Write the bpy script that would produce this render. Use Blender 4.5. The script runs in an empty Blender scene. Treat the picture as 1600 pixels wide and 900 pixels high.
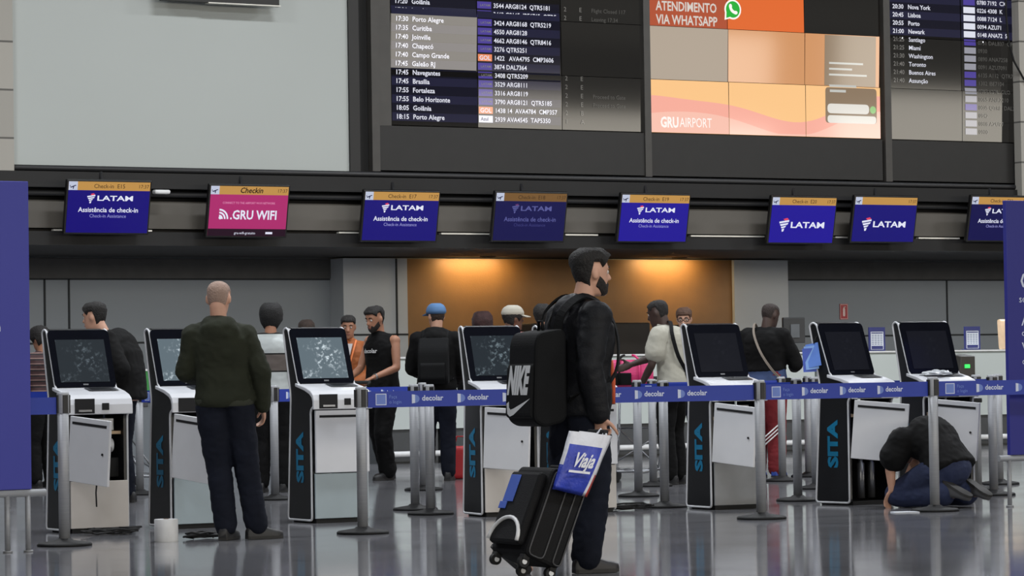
import bpy, bmesh, math, random
from mathutils import Vector, Matrix, noise, Quaternion
random.seed(7)
C = bpy.context.scene.collection
SC = bpy.context.scene
PI = math.pi
V = Vector

# ---------------------------------------------------------------- camera
TH = math.radians(30.0)
FPX = 5000.0
cam_d = bpy.data.cameras.new('camera')
cam = bpy.data.objects.new('camera', cam_d)
C.objects.link(cam)
cam_d.sensor_width = 36.0
cam_d.lens = 36.0 * FPX / 1600.0
cam_d.clip_end = 300
CAMP = V((0, 0, 1.1))
PITCH = math.atan(131.5 / FPX)
ROLL = -0.0155
CM = (Matrix.Rotation(-TH, 3, 'Z') @ Matrix.Rotation(PI / 2 + PITCH, 3, 'X') @ Matrix.Rotation(ROLL, 3, 'Z'))
cam.matrix_world = Matrix.Translation(CAMP) @ CM.to_4x4()
SC.camera = cam

# ---------------------------------------------------------------- exposure / world
SC.view_settings.view_transform = 'Standard'
SC.view_settings.look = 'None'
SC.view_settings.gamma = 1
SC.view_settings.use_curve_mapping = False
SC.view_settings.exposure = 0.0
w = bpy.data.worlds.new('sky'); SC.world = w
w.use_nodes = True
bg = w.node_tree.nodes['Background']
bg.inputs[0].default_value = (0.62, 0.74, 0.9, 1)
bg.inputs[1].default_value = 0.35

for k, (x0_, x1_) in enumerate(((10.0, 14.8), (15.2, 20.3), (25.9, 29.0), (29.4, 34.0))):  # added cool fill lights, hidden behind the fascia to brighten the back wall
    L = bpy.data.lights.new('soffit_fill', 'AREA'); L.shape = 'RECTANGLE'; L.size = x1_ - x0_; L.size_y = 0.16
    L.energy = 21.0 * (x1_ - x0_); L.color = (0.88, 0.95, 1.0)
    o = bpy.data.objects.new('soffit_fill', L); C.objects.link(o); o.location = ((x0_ + x1_) / 2, 34.95, 2.672)
# daylight through the tall windows of the hall front, and the hall's ceiling lights
WIN_POWER = 1350.0
WIN_Y = -16.0
WIN = [(-24 + 17 * k, -9.5 + 17 * k) for k in range(7)]
for k, (x0, x1) in enumerate(WIN):
    L = bpy.data.lights.new('window_daylight', 'AREA')
    L.shape = 'RECTANGLE'; L.size = x1 - x0; L.size_y = 4.6
    L.energy = WIN_POWER; L.color = (1.0, 0.92, 0.78)
    o = bpy.data.objects.new('window_daylight', L); C.objects.link(o)
    o.location = ((x0 + x1) / 2, WIN_Y + 0.15, 5.6)
    o.rotation_euler = (PI / 2, 0, 0)       # faces into the hall (+Y)
CEIL_POWER = 470.0
for k, (x, y) in enumerate([(2, 6), (11, 6), (20, 6), (2, 20), (10, 20), (18, 20), (26, 20), (8, 28), (16, 28), (24, 28), (32, 28)]):
    L = bpy.data.lights.new('ceiling_light', 'AREA')
    L.shape = 'RECTANGLE'; L.size = 2.4; L.size_y = 0.6
    L.energy = CEIL_POWER; L.color = (0.93, 0.96, 1.0)
    o = bpy.data.objects.new('ceiling_light', L); C.objects.link(o)
    o.location = (x, y, 9.3)


def ray(px, py):
    return CM @ V(((px - 800) / FPX, -(py - 450) / FPX, -1.0))


def G(px, py, z=0.0):
    """Floor point seen at a pixel of the survey photo."""
    d = ray(px, py)
    return CAMP + d * ((z - CAMP.z) / d.z)


def onY(px, py, Y):
    d = ray(px, py)
    return CAMP + d * (Y / d.y)


def lin(c):
    c = c / 255.0
    return c / 12.92 if c <= 0.04045 else ((c + 0.055) / 1.055) ** 2.4


def rgb(r, g, b):
    return (lin(r), lin(g), lin(b), 1.0)


# ---------------------------------------------------------------- materials
MC = {}


def mat(name, col, rough=0.5, metal=0.0, var=0.1, scale=6.0, bump=0.0, bscale=40.0, spec=0.5, stretch=(1, 1, 1)):
    if name in MC:
        return MC[name]
    m = bpy.data.materials.new(name); m.use_nodes = True
    nt = m.node_tree; b = nt.nodes['Principled BSDF']
    c = rgb(*col)
    tc = nt.nodes.new('ShaderNodeTexCoord'); mp = nt.nodes.new('ShaderNodeMapping')
    mp.inputs['Scale'].default_value = stretch
    nt.links.new(tc.outputs['Object'], mp.inputs[0])
    n = nt.nodes.new('ShaderNodeTexNoise'); n.inputs['Scale'].default_value = scale; n.inputs['Detail'].default_value = 4
    nt.links.new(mp.outputs[0], n.inputs['Vector'])
    r = nt.nodes.new('ShaderNodeValToRGB')
    r.color_ramp.elements[0].position = 0.3; r.color_ramp.elements[1].position = 0.7
    r.color_ramp.elements[0].color = (c[0] * (1 - var), c[1] * (1 - var), c[2] * (1 - var), 1)
    r.color_ramp.elements[1].color = (min(1, c[0] * (1 + var)), min(1, c[1] * (1 + var)), min(1, c[2] * (1 + var)), 1)
    nt.links.new(n.outputs['Fac'], r.inputs[0]); nt.links.new(r.outputs[0], b.inputs['Base Color'])
    b.inputs['Roughness'].default_value = rough; b.inputs['Metallic'].default_value = metal
    b.inputs['Specular IOR Level'].default_value = spec
    if bump:
        n2 = nt.nodes.new('ShaderNodeTexNoise'); n2.inputs['Scale'].default_value = bscale; n2.inputs['Detail'].default_value = 3
        nt.links.new(mp.outputs[0], n2.inputs['Vector'])
        bp = nt.nodes.new('ShaderNodeBump'); bp.inputs['Strength'].default_value = bump; bp.inputs['Distance'].default_value = 0.02
        nt.links.new(n2.outputs['Fac'], bp.inputs['Height']); nt.links.new(bp.outputs[0], b.inputs['Normal'])
    MC[name] = m
    return m


def lcd(name, col, k=1.0, rough=0.06, base=(6, 6, 7), spec=0.5):
    """Glossy display glass showing one colour."""
    if name in MC:
        return MC[name]
    m = bpy.data.materials.new(name); m.use_nodes = True
    b = m.node_tree.nodes['Principled BSDF']
    b.inputs['Base Color'].default_value = rgb(*base)
    b.inputs['Roughness'].default_value = rough
    b.inputs['Specular IOR Level'].default_value = spec
    b.inputs['Emission Color'].default_value = rgb(*col)
    b.inputs['Emission Strength'].default_value = k
    MC[name] = m
    return m


def banded(name, stops, period, rough=0.85):
    """Horizontal knitted stripes: constant bands repeating up the garment."""
    if name in MC:
        return MC[name]
    m = bpy.data.materials.new(name); m.use_nodes = True
    nt = m.node_tree; b = nt.nodes['Principled BSDF']
    tc = nt.nodes.new('ShaderNodeTexCoord'); sp = nt.nodes.new('ShaderNodeSeparateXYZ')
    nt.links.new(tc.outputs['Object'], sp.inputs[0])
    d = nt.nodes.new('ShaderNodeMath'); d.operation = 'DIVIDE'; d.inputs[1].default_value = period
    f = nt.nodes.new('ShaderNodeMath'); f.operation = 'FRACT'
    nt.links.new(sp.outputs['Z'], d.inputs[0]); nt.links.new(d.outputs[0], f.inputs[0])
    r = nt.nodes.new('ShaderNodeValToRGB'); r.color_ramp.interpolation = 'CONSTANT'
    e = r.color_ramp.elements
    e[0].position = stops[0][0]; e[0].color = rgb(*stops[0][1])
    e[1].position = stops[1][0]; e[1].color = rgb(*stops[1][1])
    for p, c in stops[2:]:
        x = e.new(p); x.color = rgb(*c)
    nt.links.new(f.outputs[0], r.inputs[0]); nt.links.new(r.outputs[0], b.inputs['Base Color'])
    b.inputs['Roughness'].default_value = rough
    MC[name] = m
    return m


def patchwork(name, cols, scale=26, rough=0.8):
    """Printed cloth with scattered patches."""
    if name in MC:
        return MC[name]
    m = bpy.data.materials.new(name); m.use_nodes = True
    nt = m.node_tree; b = nt.nodes['Principled BSDF']
    tc = nt.nodes.new('ShaderNodeTexCoord')
    v = nt.nodes.new('ShaderNodeTexNoise'); v.inputs['Scale'].default_value = scale; v.inputs['Detail'].default_value = 2
    nt.links.new(tc.outputs['Object'], v.inputs['Vector'])
    r = nt.nodes.new('ShaderNodeValToRGB'); r.color_ramp.interpolation = 'CONSTANT'
    e = r.color_ramp.elements
    e[0].position = 0; e[0].color = rgb(*cols[0]); e[1].position = 0.42; e[1].color = rgb(*cols[1])
    for i, c in enumerate(cols[2:]):
        x = e.new(0.5 + 0.07 * i); x.color = rgb(*c)
    nt.links.new(v.outputs['Fac'], r.inputs[0]); nt.links.new(r.outputs[0], b.inputs['Base Color'])
    b.inputs['Roughness'].default_value = rough
    MC[name] = m
    return m


# ---------------------------------------------------------------- mesh helpers
def link(name, me, parent=None):
    o = bpy.data.objects.new(name, me); C.objects.link(o)
    if parent is not None:
        o.parent = parent
    return o


def obj(name, bm, m, parent=None, smooth=False, bevel=0.0, auto=None):
    """Link one bmesh as one object."""
    bmesh.ops.recalc_face_normals(bm, faces=bm.faces)
    me = bpy.data.meshes.new(name); bm.to_mesh(me); bm.free()
    for x in (m if isinstance(m, (list, tuple)) else [m]):
        me.materials.append(x)
    if smooth:
        for p in me.polygons:
            p.use_smooth = True
        if auto:
            try:
                me.set_sharp_from_angle(angle=math.radians(auto))
            except Exception:
                pass
    o = link(name, me, parent)
    if bevel:
        b = o.modifiers.new('bevel', 'BEVEL'); b.width = bevel; b.segments = 2; b.limit_method = 'ANGLE'
    return o


def tag(o, label, cat, group=None, kind=None):
    o['label'] = label; o['category'] = cat
    if group: o['group'] = group
    if kind: o['kind'] = kind
    return o


def thing(name, label, cat, loc=(0, 0, 0), rz=0.0, group=None):
    o = bpy.data.objects.new(name, None); C.objects.link(o)
    o.location = loc; o.rotation_euler = (0, 0, rz); o.empty_display_size = 0.1
    return tag(o, label, cat, group)


def struct(name, bm, m, **k):
    o = obj(name, bm, m, **k); o['kind'] = 'structure'
    return o


def box(bm, c, s, R=None, mi=0):
    x, y, z = s[0] / 2, s[1] / 2, s[2] / 2
    vs = []
    for sx, sy, sz in ((-1, -1, -1), (1, -1, -1), (1, 1, -1), (-1, 1, -1), (-1, -1, 1), (1, -1, 1), (1, 1, 1), (-1, 1, 1)):
        p = V((sx * x, sy * y, sz * z))
        if R is not None: p = R @ p
        vs.append(bm.verts.new(p + V(c)))
    for f in ((0, 3, 2, 1), (4, 5, 6, 7), (0, 1, 5, 4), (1, 2, 6, 5), (2, 3, 7, 6), (3, 0, 4, 7)):
        fc = bm.faces.new([vs[i] for i in f]); fc.material_index = mi
    return vs


def bx(x0, x1, y0, y1, z0, z1, bm=None):
    bm = bm or bmesh.new()
    box(bm, ((x0 + x1) / 2, (y0 + y1) / 2, (z0 + z1) / 2), (x1 - x0, y1 - y0, z1 - z0))
    return bm


def frame_of(d):
    d = d.normalized()
    a = V((0, 0, 1)) if abs(d.z) < 0.9 else V((1, 0, 0))
    u = d.cross(a).normalized(); v = d.cross(u).normalized()
    return u, v


def tube(bm, pts, r, n=10, closed=False, mi=0):
    pts = [V(p) for p in pts]
    rings = []
    N = len(pts)
    pu = None
    for i, p in enumerate(pts):
        if closed:
            d = pts[(i + 1) % N] - pts[i - 1]
        else:
            d = pts[min(i + 1, N - 1)] - pts[max(i - 1, 0)]
        d.normalize()
        if pu is None:
            u, v = frame_of(d)
        else:
            u = (pu - d * pu.dot(d)).normalized(); v = d.cross(u)
        pu = u
        rr = r[i] if isinstance(r, (list, tuple)) else r
        rings.append([bm.verts.new(p + (u * math.cos(2 * PI * k / n) + v * math.sin(2 * PI * k / n)) * rr) for k in range(n)])
    for i in range(N if closed else N - 1):
        a, b = rings[i], rings[(i + 1) % N]
        for k in range(n):
            f = bm.faces.new((a[k], a[(k + 1) % n], b[(k + 1) % n], b[k])); f.material_index = mi; f.smooth = True
    if not closed:
        bm.faces.new(list(reversed(rings[0]))).material_index = mi
        bm.faces.new(rings[-1]).material_index = mi
    return bm


def lathe(bm, prof, n=28, c=(0, 0, 0), axis='Z', mi=0):
    """prof: list of (radius, height)."""
    c = V(c); rings = []
    for r, h in prof:
        ring = []
        for k in range(n):
            a = 2 * PI * k / n
            p = V((r * math.cos(a), r * math.sin(a), h))
            if axis == 'X': p = V((p.z, p.x, p.y))
            if axis == 'Y': p = V((p.x, p.z, p.y))
            ring.append(bm.verts.new(p + c))
        rings.append(ring)
    for i in range(len(rings) - 1):
        for k in range(n):
            f = bm.faces.new((rings[i][k], rings[i][(k + 1) % n], rings[i + 1][(k + 1) % n], rings[i + 1][k]))
            f.material_index = mi; f.smooth = True
    bm.faces.new(list(reversed(rings[0]))).material_index = mi
    bm.faces.new(rings[-1]).material_index = mi
    return bm


def prism(bm, prof, x0, x1, mi=0):
    """profile of (y, z) points swept along X."""
    a = [bm.verts.new((x0, y, z)) for y, z in prof]
    b = [bm.verts.new((x1, y, z)) for y, z in prof]
    n = len(prof)
    for i in range(n):
        bm.faces.new((a[i], a[(i + 1) % n], b[(i + 1) % n], b[i])).material_index = mi
    bm.faces.new(list(reversed(a))).material_index = mi
    bm.faces.new(b).material_index = mi
    return bm


def rounded(pts, r, seg=4):
    """round the corners of a 2D polygon"""
    out = []
    n = len(pts)
    for i in range(n):
        p0, p, p1 = V(pts[i - 1]), V(pts[i]), V(pts[(i + 1) % n])
        a = (p0 - p); b = (p1 - p)
        rr = min(r, a.length * 0.45, b.length * 0.45)
        A = p + a.normalized() * rr; B = p + b.normalized() * rr
        for k in range(seg + 1):
            t = k / seg
            q = A * (1 - t) ** 2 + p * 2 * t * (1 - t) + B * t * t
            out.append((q.x, q.y))
    return out


# ---------------------------------------------------------------- flat artwork (screens, printed belts, signs)
TXT = {}


def text_geo(s, bold=0.0):
    k = (s, bold)
    if k in TXT: return TXT[k]
    c = bpy.data.curves.new('t', 'FONT'); c.body = s; c.size = 1; c.offset = bold; c.resolution_u = 2
    o = bpy.data.objects.new('t', c)
    me = o.to_mesh()
    g = ([(v.co.x, v.co.y) for v in me.vertices], [tuple(p.vertices) for p in me.polygons])
    o.to_mesh_clear(); bpy.data.objects.remove(o); bpy.data.curves.remove(c)
    TXT[k] = g
    return g


class Art:
    def __init__(s):
        s.v = []; s.f = []; s.mi = []; s.mats = []

    def slot(s, m):
        if m not in s.mats: s.mats.append(m)
        return s.mats.index(m)

    def poly(s, pts, m, lay=0):
        b = len(s.v); s.v += [(x, y, lay) for x, y in pts]
        s.f.append(tuple(range(b, b + len(pts)))); s.mi.append(s.slot(m))

    def rect(s, x0, y0, x1, y1, m, lay=0):
        s.poly([(x0, y0), (x1, y0), (x1, y1), (x0, y1)], m, lay)

    def ngon(s, cx, cy, rx, ry, m, lay=0, a0=0, a1=2 * PI, n=24, inner=0.0):
        if inner:
            for k in range(n):
                t0 = a0 + (a1 - a0) * k / n; t1 = a0 + (a1 - a0) * (k + 1) / n
                s.poly([(cx + rx * inner * math.cos(t0), cy + ry * inner * math.sin(t0)), (cx + rx * math.cos(t0), cy + ry * math.sin(t0)),
                        (cx + rx * math.cos(t1), cy + ry * math.sin(t1)), (cx + rx * inner * math.cos(t1), cy + ry * inner * math.sin(t1))], m, lay)
        else:
            s.poly([(cx + rx * math.cos(a0 + (a1 - a0) * k / n), cy + ry * math.sin(a0 + (a1 - a0) * k / n)) for k in range(n)], m, lay)

    def rrect(s, x0, y0, x1, y1, r, m, lay=0):
        s.poly(rounded([(x0, y0), (x1, y0), (x1, y1), (x0, y1)], r), m, lay)

    def text(s, t, x, y, size, m, lay=1, align='L', bold=0.0, shear=0.0, width=None, sx=1.0, rot=0):
        vs, fs = text_geo(t, bold)
        if not vs: return
        xs = [p[0] for p in vs]; a, b = min(xs), max(xs)
        k = size
        kx = size * sx if width is None else width / max(1e-6, (b - a))
        off = {'L': 0, 'C': -(a + b) / 2, 'R': -b}[align]
        base = len(s.v)
        for px, py in vs:
            u = (px + off) * kx + shear * py * k; v = py * k
            if rot: u, v = -v, u
            s.v.append((x + u, y + v, lay))
        i = s.slot(m)
        for f in fs:
            s.f.append(tuple(base + j for j in f)); s.mi.append(i)

    def build(s, name, parent, mp):
        me = bpy.data.meshes.new(name)
        me.from_pydata([tuple(mp(*p)) for p in s.v], [], s.f)
        for m in s.mats: me.materials.append(m)
        for p, i in zip(me.polygons, s.mi): p.material_index = i
        return link(name, me, parent)

# ================================================================= SETTING
WY = 34.4                                   # plane of the display boards over the counters


def X_at(px, py=450, Y=WY):
    return onY(px, py, Y).x


def Z_at(px, py, Y=WY):
    return onY(px, py, Y).z


# floor: polished grey slabs with thin joints
def floor_material():
    m = bpy.data.materials.new('polished_floor'); m.use_nodes = True
    nt = m.node_tree; b = nt.nodes['Principled BSDF']
    tc = nt.nodes.new('ShaderNodeTexCoord')
    br = nt.nodes.new('ShaderNodeTexBrick'); br.offset = 0.0
    br.inputs['Scale'].default_value = 1.0; br.inputs['Brick Width'].default_value = 1.2; br.inputs['Row Height'].default_value = 1.2
    br.inputs['Mortar Size'].default_value = 0.006; br.inputs['Mortar Smooth'].default_value = 0.3
    br.inputs['Color1'].default_value = rgb(108, 108, 111); br.inputs['Color2'].default_value = rgb(114, 114, 118); br.inputs['Mortar'].default_value = rgb(72, 72, 75)
    nt.links.new(tc.outputs['Object'], br.inputs['Vector'])
    n = nt.nodes.new('ShaderNodeTexNoise'); n.inputs['Scale'].default_value = 55; n.inputs['Detail'].default_value = 3
    nt.links.new(tc.outputs['Object'], n.inputs['Vector'])
    mx = nt.nodes.new('ShaderNodeMixRGB'); mx.blend_type = 'OVERLAY'; mx.inputs[0].default_value = 0.35
    nt.links.new(br.outputs['Color'], mx.inputs[1]); nt.links.new(n.outputs['Fac'], mx.inputs[2])
    nt.links.new(mx.outputs[0], b.inputs['Base Color'])
    n2 = nt.nodes.new('ShaderNodeTexNoise'); n2.inputs['Scale'].default_value = 1.3; n2.inputs['Detail'].default_value = 4
    nt.links.new(tc.outputs['Object'], n2.inputs['Vector'])
    mr = nt.nodes.new('ShaderNodeMapRange'); mr.inputs['To Min'].default_value = 0.05; mr.inputs['To Max'].default_value = 0.14
    nt.links.new(n2.outputs['Fac'], mr.inputs['Value']); nt.links.new(mr.outputs[0], b.inputs['Roughness'])
    b.inputs['Specular IOR Level'].default_value = 0.5
    return m


struct('floor', bx(-30, 100, -16.4, 40, -0.2, 0), floor_material())
m_ceil = mat('ceiling_paint', (92, 94, 96), 0.9)
struct('ceiling', bx(-30, 100, -16.4, 40, 10.6, 10.8), m_ceil)
m_dark = mat('dark_cladding', (19, 18, 18), 0.7)
m_black = mat('black_cladding', (9, 9, 9), 0.8)
# hall front behind the viewer, with its band of tall windows
bm = bmesh.new()
bx(-30, 100, WIN_Y - 0.3, WIN_Y, 0, 3.3, bm); bx(-30, 100, WIN_Y - 0.3, WIN_Y, 7.9, 10.6, bm)
edges = [-30] + [e for p in WIN for e in p] + [100]
for i in range(0, len(edges), 2):
    bx(edges[i], edges[i + 1], WIN_Y - 0.3, WIN_Y, 3.3, 7.9, bm)
struct('wall_front', bm, mat('facade_paint', (60, 60, 60), 0.8))
struct('wall_left', bx(-30.2, -30, -16.4, 40, 0, 10.6), m_ceil)
struct('wall_right', bx(100, 100.2, -16.4, 40, 0, 10.6), m_ceil)

# wall behind the check-in desks
BY = 38.6
m_wall = mat('grey_wall_panels', (128, 133, 138), 0.55, var=0.03, scale=0.6)
struct('wall_back', bx(-30, 100, BY, BY + 0.3, 0, 10.6), m_wall)
m_seam = mat('wall_seam', (38, 40, 42), 0.8)
xl, xr = X_at(537, 480, 38.2), X_at(1232, 480, 38.2)
n_trim = [0]


def trim(bm, m, **k):
    n_trim[0] += 1
    return struct('trim_%d' % n_trim[0], bm, m, **k)


for z in (2.39, 1.56):
    trim(bx(6, xl, BY - 0.012, BY, z - 0.012, z + 0.012), m_seam)
    trim(bx(xr, 46, BY - 0.012, BY, z - 0.012, z + 0.012), m_seam)
for px in (70, 108, 1480):
    x = X_at(px, 500, BY); trim(bx(x - 0.012, x + 0.012, BY - 0.012, BY, 0, 2.39), m_seam)
m_up = mat('painted_soffit_shade', (74, 72, 70), 0.7)  # shade below the soffit, put in as a darker band on the wall
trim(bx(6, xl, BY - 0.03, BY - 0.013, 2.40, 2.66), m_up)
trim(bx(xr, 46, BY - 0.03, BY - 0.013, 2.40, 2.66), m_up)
# central block: bronze panel between two pale flanks
wl, wr = X_at(637, 480, 38.2), X_at(1148, 480, 38.2)
m_flank = mat('pale_flank', (176, 178, 180), 0.5, var=0.03, scale=0.8)
struct('wall_flank_left', bx(xl, wl, 38.2, BY, 0, 2.66), m_flank)
struct('wall_flank_right', bx(wr, xr, 38.2, BY, 0, 2.66), m_flank)
m_bronze = mat('bronze_panel', (126, 90, 48), 0.5, 0.2, var=0.18, scale=1.4, bump=0.05, bscale=60)
struct('wall_centre', bx(wl, wr, 38.26, BY, 0, 2.66), m_bronze)
x = X_at(620, 500, 38.2); trim(bx(x - 0.012, x + 0.012, 38.185, 38.2, 0, 2.66), m_seam)
trim(bx(xl, wl, 38.185, 38.2, 1.62, 1.645), m_seam)
trim(bx(wr, xr, 38.185, 38.2, 1.62, 1.645), m_seam)
# soffit, fascia, beam and the wall that carries the boards
struct('soffit', bx(6, 46, 34.6, BY, 2.68, 3.0), mat('soffit_paint', (48, 46, 45), 0.8))
struct('wall_upper', bx(-30, 100, 35.0, 35.3, 3.0, 10.6), m_black)
m_fascia = mat('grey_fascia', (84, 80, 74), 0.6, var=0.12, scale=1.2)
trim(bx(6, 46, 34.45, 34.62, 2.84, 3.16), m_fascia)
trim(bx(6, 46, 34.40, 34.62, 2.64, 2.80), m_dark)
m_metal_edge = mat('bright_edge', (205, 203, 196), 0.35, 0.3)
for a, b in ((84, 238), (530, 566), (690, 776), (884, 935), (1080, 1195), (1306, 1330), (1436, 1500)):
    trim(bx(X_at(a), X_at(b), 34.385, 34.45, 2.803, 2.822), m_metal_edge)
trim(bx(6, 46, 34.55, 34.95, 3.16, 3.56), m_black)
bm = bmesh.new()
bx(6, 46, 34.30, 34.56, 3.30, 3.48, bm)
trim(bm, m_dark)
m_pipe = mat('conduit', (34, 34, 36), 0.5)
for z, y in ((3.24, 34.40), (3.52, 34.36)):
    bm = bmesh.new(); tube(bm, [(6, y, z), (46, y, z)], 0.035, 10); trim(bm, m_pipe)
# masonry at both ends of the board wall
m_brick = bpy.data.materials.new('pale_blockwork'); m_brick.use_nodes = True
nt = m_brick.node_tree; b_ = nt.nodes['Principled BSDF']
tc = nt.nodes.new('ShaderNodeTexCoord'); mp = nt.nodes.new('ShaderNodeMapping'); mp.inputs['Rotation'].default_value = (PI / 2, 0, 0)
br = nt.nodes.new('ShaderNodeTexBrick'); br.inputs['Scale'].default_value = 1; br.inputs['Brick Width'].default_value = 1.0; br.inputs['Row Height'].default_value = 0.55
br.inputs['Mortar Size'].default_value = 0.012
br.inputs['Color1'].default_value = rgb(150, 147, 140); br.inputs['Color2'].default_value = rgb(164, 160, 152); br.inputs['Mortar'].default_value = rgb(92, 90, 86)
nt.links.new(tc.outputs['Object'], mp.inputs[0]); nt.links.new(mp.outputs[0], br.inputs['Vector']); nt.links.new(br.outputs['Color'], b_.inputs['Base Color'])
b_.inputs['Roughness'].default_value = 0.9
struct('wall_end_left', bx(6, X_at(16, 150), 34.3, 35.0, 3.45, 10.6), m_brick)
struct('wall_end_right', bx(X_at(1594, 150, 34.2), 46, 34.2, 34.345, 3.2, 10.6), m_brick)

# ---------------------------------------------------------------- warm lamps in the soffit over the bronze panel
m_lampbody = mat('lamp_trim', (40, 38, 36), 0.5)
for px, lab in ((762, 'round recessed warm downlight in soffit, left one over bronze panel'), (1062, 'round recessed warm downlight in soffit, right one over bronze panel')):
    p = onY(px, 388, 37.9)
    t = thing('downlight', lab, 'downlight', (p.x, 37.9, 2.68), group='warm downlights over the bronze panel')
    obj('rim', lathe(bmesh.new(), [(0.11, 0.0), (0.11, -0.012), (0.08, -0.016), (0.08, 0.0)]), m_lampbody, t)
    obj('lens', lathe(bmesh.new(), [(0.078, -0.002), (0.078, -0.008)]), lcd('warm_lens', (255, 190, 90), 3.0), t)
    L = bpy.data.lights.new('warm_downlight', 'AREA'); L.shape = 'RECTANGLE'; L.size = 0.9; L.size_y = 0.05; L.energy = 15; L.color = (1.0, 0.72, 0.36)
    o = bpy.data.objects.new('warm_downlight', L); C.objects.link(o); o.location = (p.x, 38.0, 2.655)
    o.rotation_euler = (math.radians(25), 0, 0)

# ---------------------------------------------------------------- big pale board, left
zb = 3.545
x0, x1 = X_at(17, 150), X_at(544, 150)
t = thing('projection_board', 'huge blank pale grey board high on the left wall', 'board', ((x0 + x1) / 2, WY, zb))
hw = (x1 - x0) / 2
obj('panel', bx(-hw, hw, 0.0, 0.06, 0, 4.2), mat('board_white', (164, 169, 166), 0.55, var=0.02, scale=0.5), t)
m_frame = mat('black_frame', (15, 15, 16), 0.5)
obj('bottom_rail', bx(-hw - 0.02, hw + 0.1, -0.03, 0.1, -0.09, -0.002), m_frame, t)
obj('side_rail', bx(hw + 0.002, hw + 0.14, -0.03, 0.1, -0.09, 4.2), m_frame, t)
p = onY(350, 4, WY - 0.25)
t = thing('overhead_sign', 'dark hanging sign box over the pale board, only its lower edge showing', 'sign', (p.x, WY - 0.25, Z_at(350, 6, WY - 0.25)))
obj('box', bx(-0.78, 0.72, 0, 0.1, 0.012, 0.5), m_frame, t)
obj('silver_edge', bx(-0.2, 0.74, -0.004, 0.104, 0.0, 0.012), m_metal_edge, t)
obj('bracket', bx(-0.05, 0.05, 0.1, 0.235, 0.2, 0.3), m_pipe, t)
# black upright strip between board and display wall
trim(bx(X_at(552, 150), X_at(577, 150), 34.45, 34.75, 3.5, 8), m_black)

# ---------------------------------------------------------------- video walls
PW, PH = 1.213, 0.684
m_case = mat('display_casing', (28, 27, 26), 0.6)
m_post_grey = mat('display_frame', (62, 60, 57), 0.55)
WH = lcd('glyph_white', (225, 226, 238), 1.0)
GY = lcd('glyph_grey', (120, 118, 114), 1.0)
DG = lcd('glyph_dim', (84, 83, 80), 1.0)


class Wall:
    """3 x 3 panels of one display wall; each panel leans by its own small mounting error."""

    def __init__(s, name, label, x0, tilts, low=0.0):
        s.x0 = x0; s.z0 = 4.13; s.t = thing(name, label, 'display', (x0, WY, s.z0), group=None)
        s.tilts = tilts; s.art = [[Art() for c in range(3)] for r in range(3)]
        s.over = []
        bm = bmesh.new(); bx(-0.02, 3 * PW + 0.02, 0.09, 0.3, -0.02, 3 * PH + 0.3, bm)
        obj('back_casing', bm, m_frame, s.t)
        obj('lower_casing', bx(low, 3 * PW, -0.03, 0.25, -0.555, -0.012), m_case, s.t)

    def mp(s, u, v, lay):
        c = min(2, max(0, int(u // PW))); r = min(2, max(0, int(v // PH)))
        dz = v - (r + 0.5) * PH
        a, b = s.tilts[r][c]
        du = u - (c + 0.5) * PW
        return V((u, dz * math.tan(-a) * -1 * -1 + du * math.tan(b) - 0.0022 * lay, v))

    def begin(s, name):
        a = Art(); s.over.append((name, a)); return a

    def finish(s):
        for r in range(3):
            for c in range(3):
                bm = bmesh.new()
                x0, x1, z0, z1 = c * PW + 0.003, (c + 1) * PW - 0.003, r * PH + 0.003, (r + 1) * PH - 0.003
                a = s.art[r][c]
                o = a.build('display_panel', s.t, s.mp)
        for nm, a in s.over:
            if a.v: a.build(nm, s.t, s.mp)


def panel_fill(wl, r, c, m):
    wl.art[r][c].rect(c * PW + 0.004, r * PH + 0.004, (c + 1) * PW - 0.004, (r + 1) * PH - 0.004, m, 0)


m_navy = lcd('row_navy', (20, 20, 34)); m_navy2 = lcd('row_navy_light', (34, 34, 56))
m_off = lcd('panel_black', (14, 13, 13)); m_offg = lcd('panel_grey', (34, 33, 31))
m_purple = lcd('airline_purple', (78, 66, 150)); m_gol = lcd('airline_orange', (236, 140, 96)); m_azul = lcd('airline_white', (222, 224, 236)); m_navytx = lcd('glyph_navy', (30, 30, 90))

T = math.radians
# departures wall, left
x0 = X_at(611, 150)
WL = Wall('departure_board', 'left departures display wall listing 17:20 to 18:15 domestic flights', x0,
          [[(0, 0), (T(1.0), 0), (T(0.7), 0)], [(T(2.9), 0), (T(1.15), 0), (T(0.3), 0)], [(0, 0), (T(0.9), 0), (T(0.6), 0)]], low=-0.19)
for r in range(3):
    for c in range(3):
        panel_fill(WL, r, c, m_off if c < 2 else m_offg)


def L_u(px, y=110): return X_at(px, y) - x0


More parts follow.
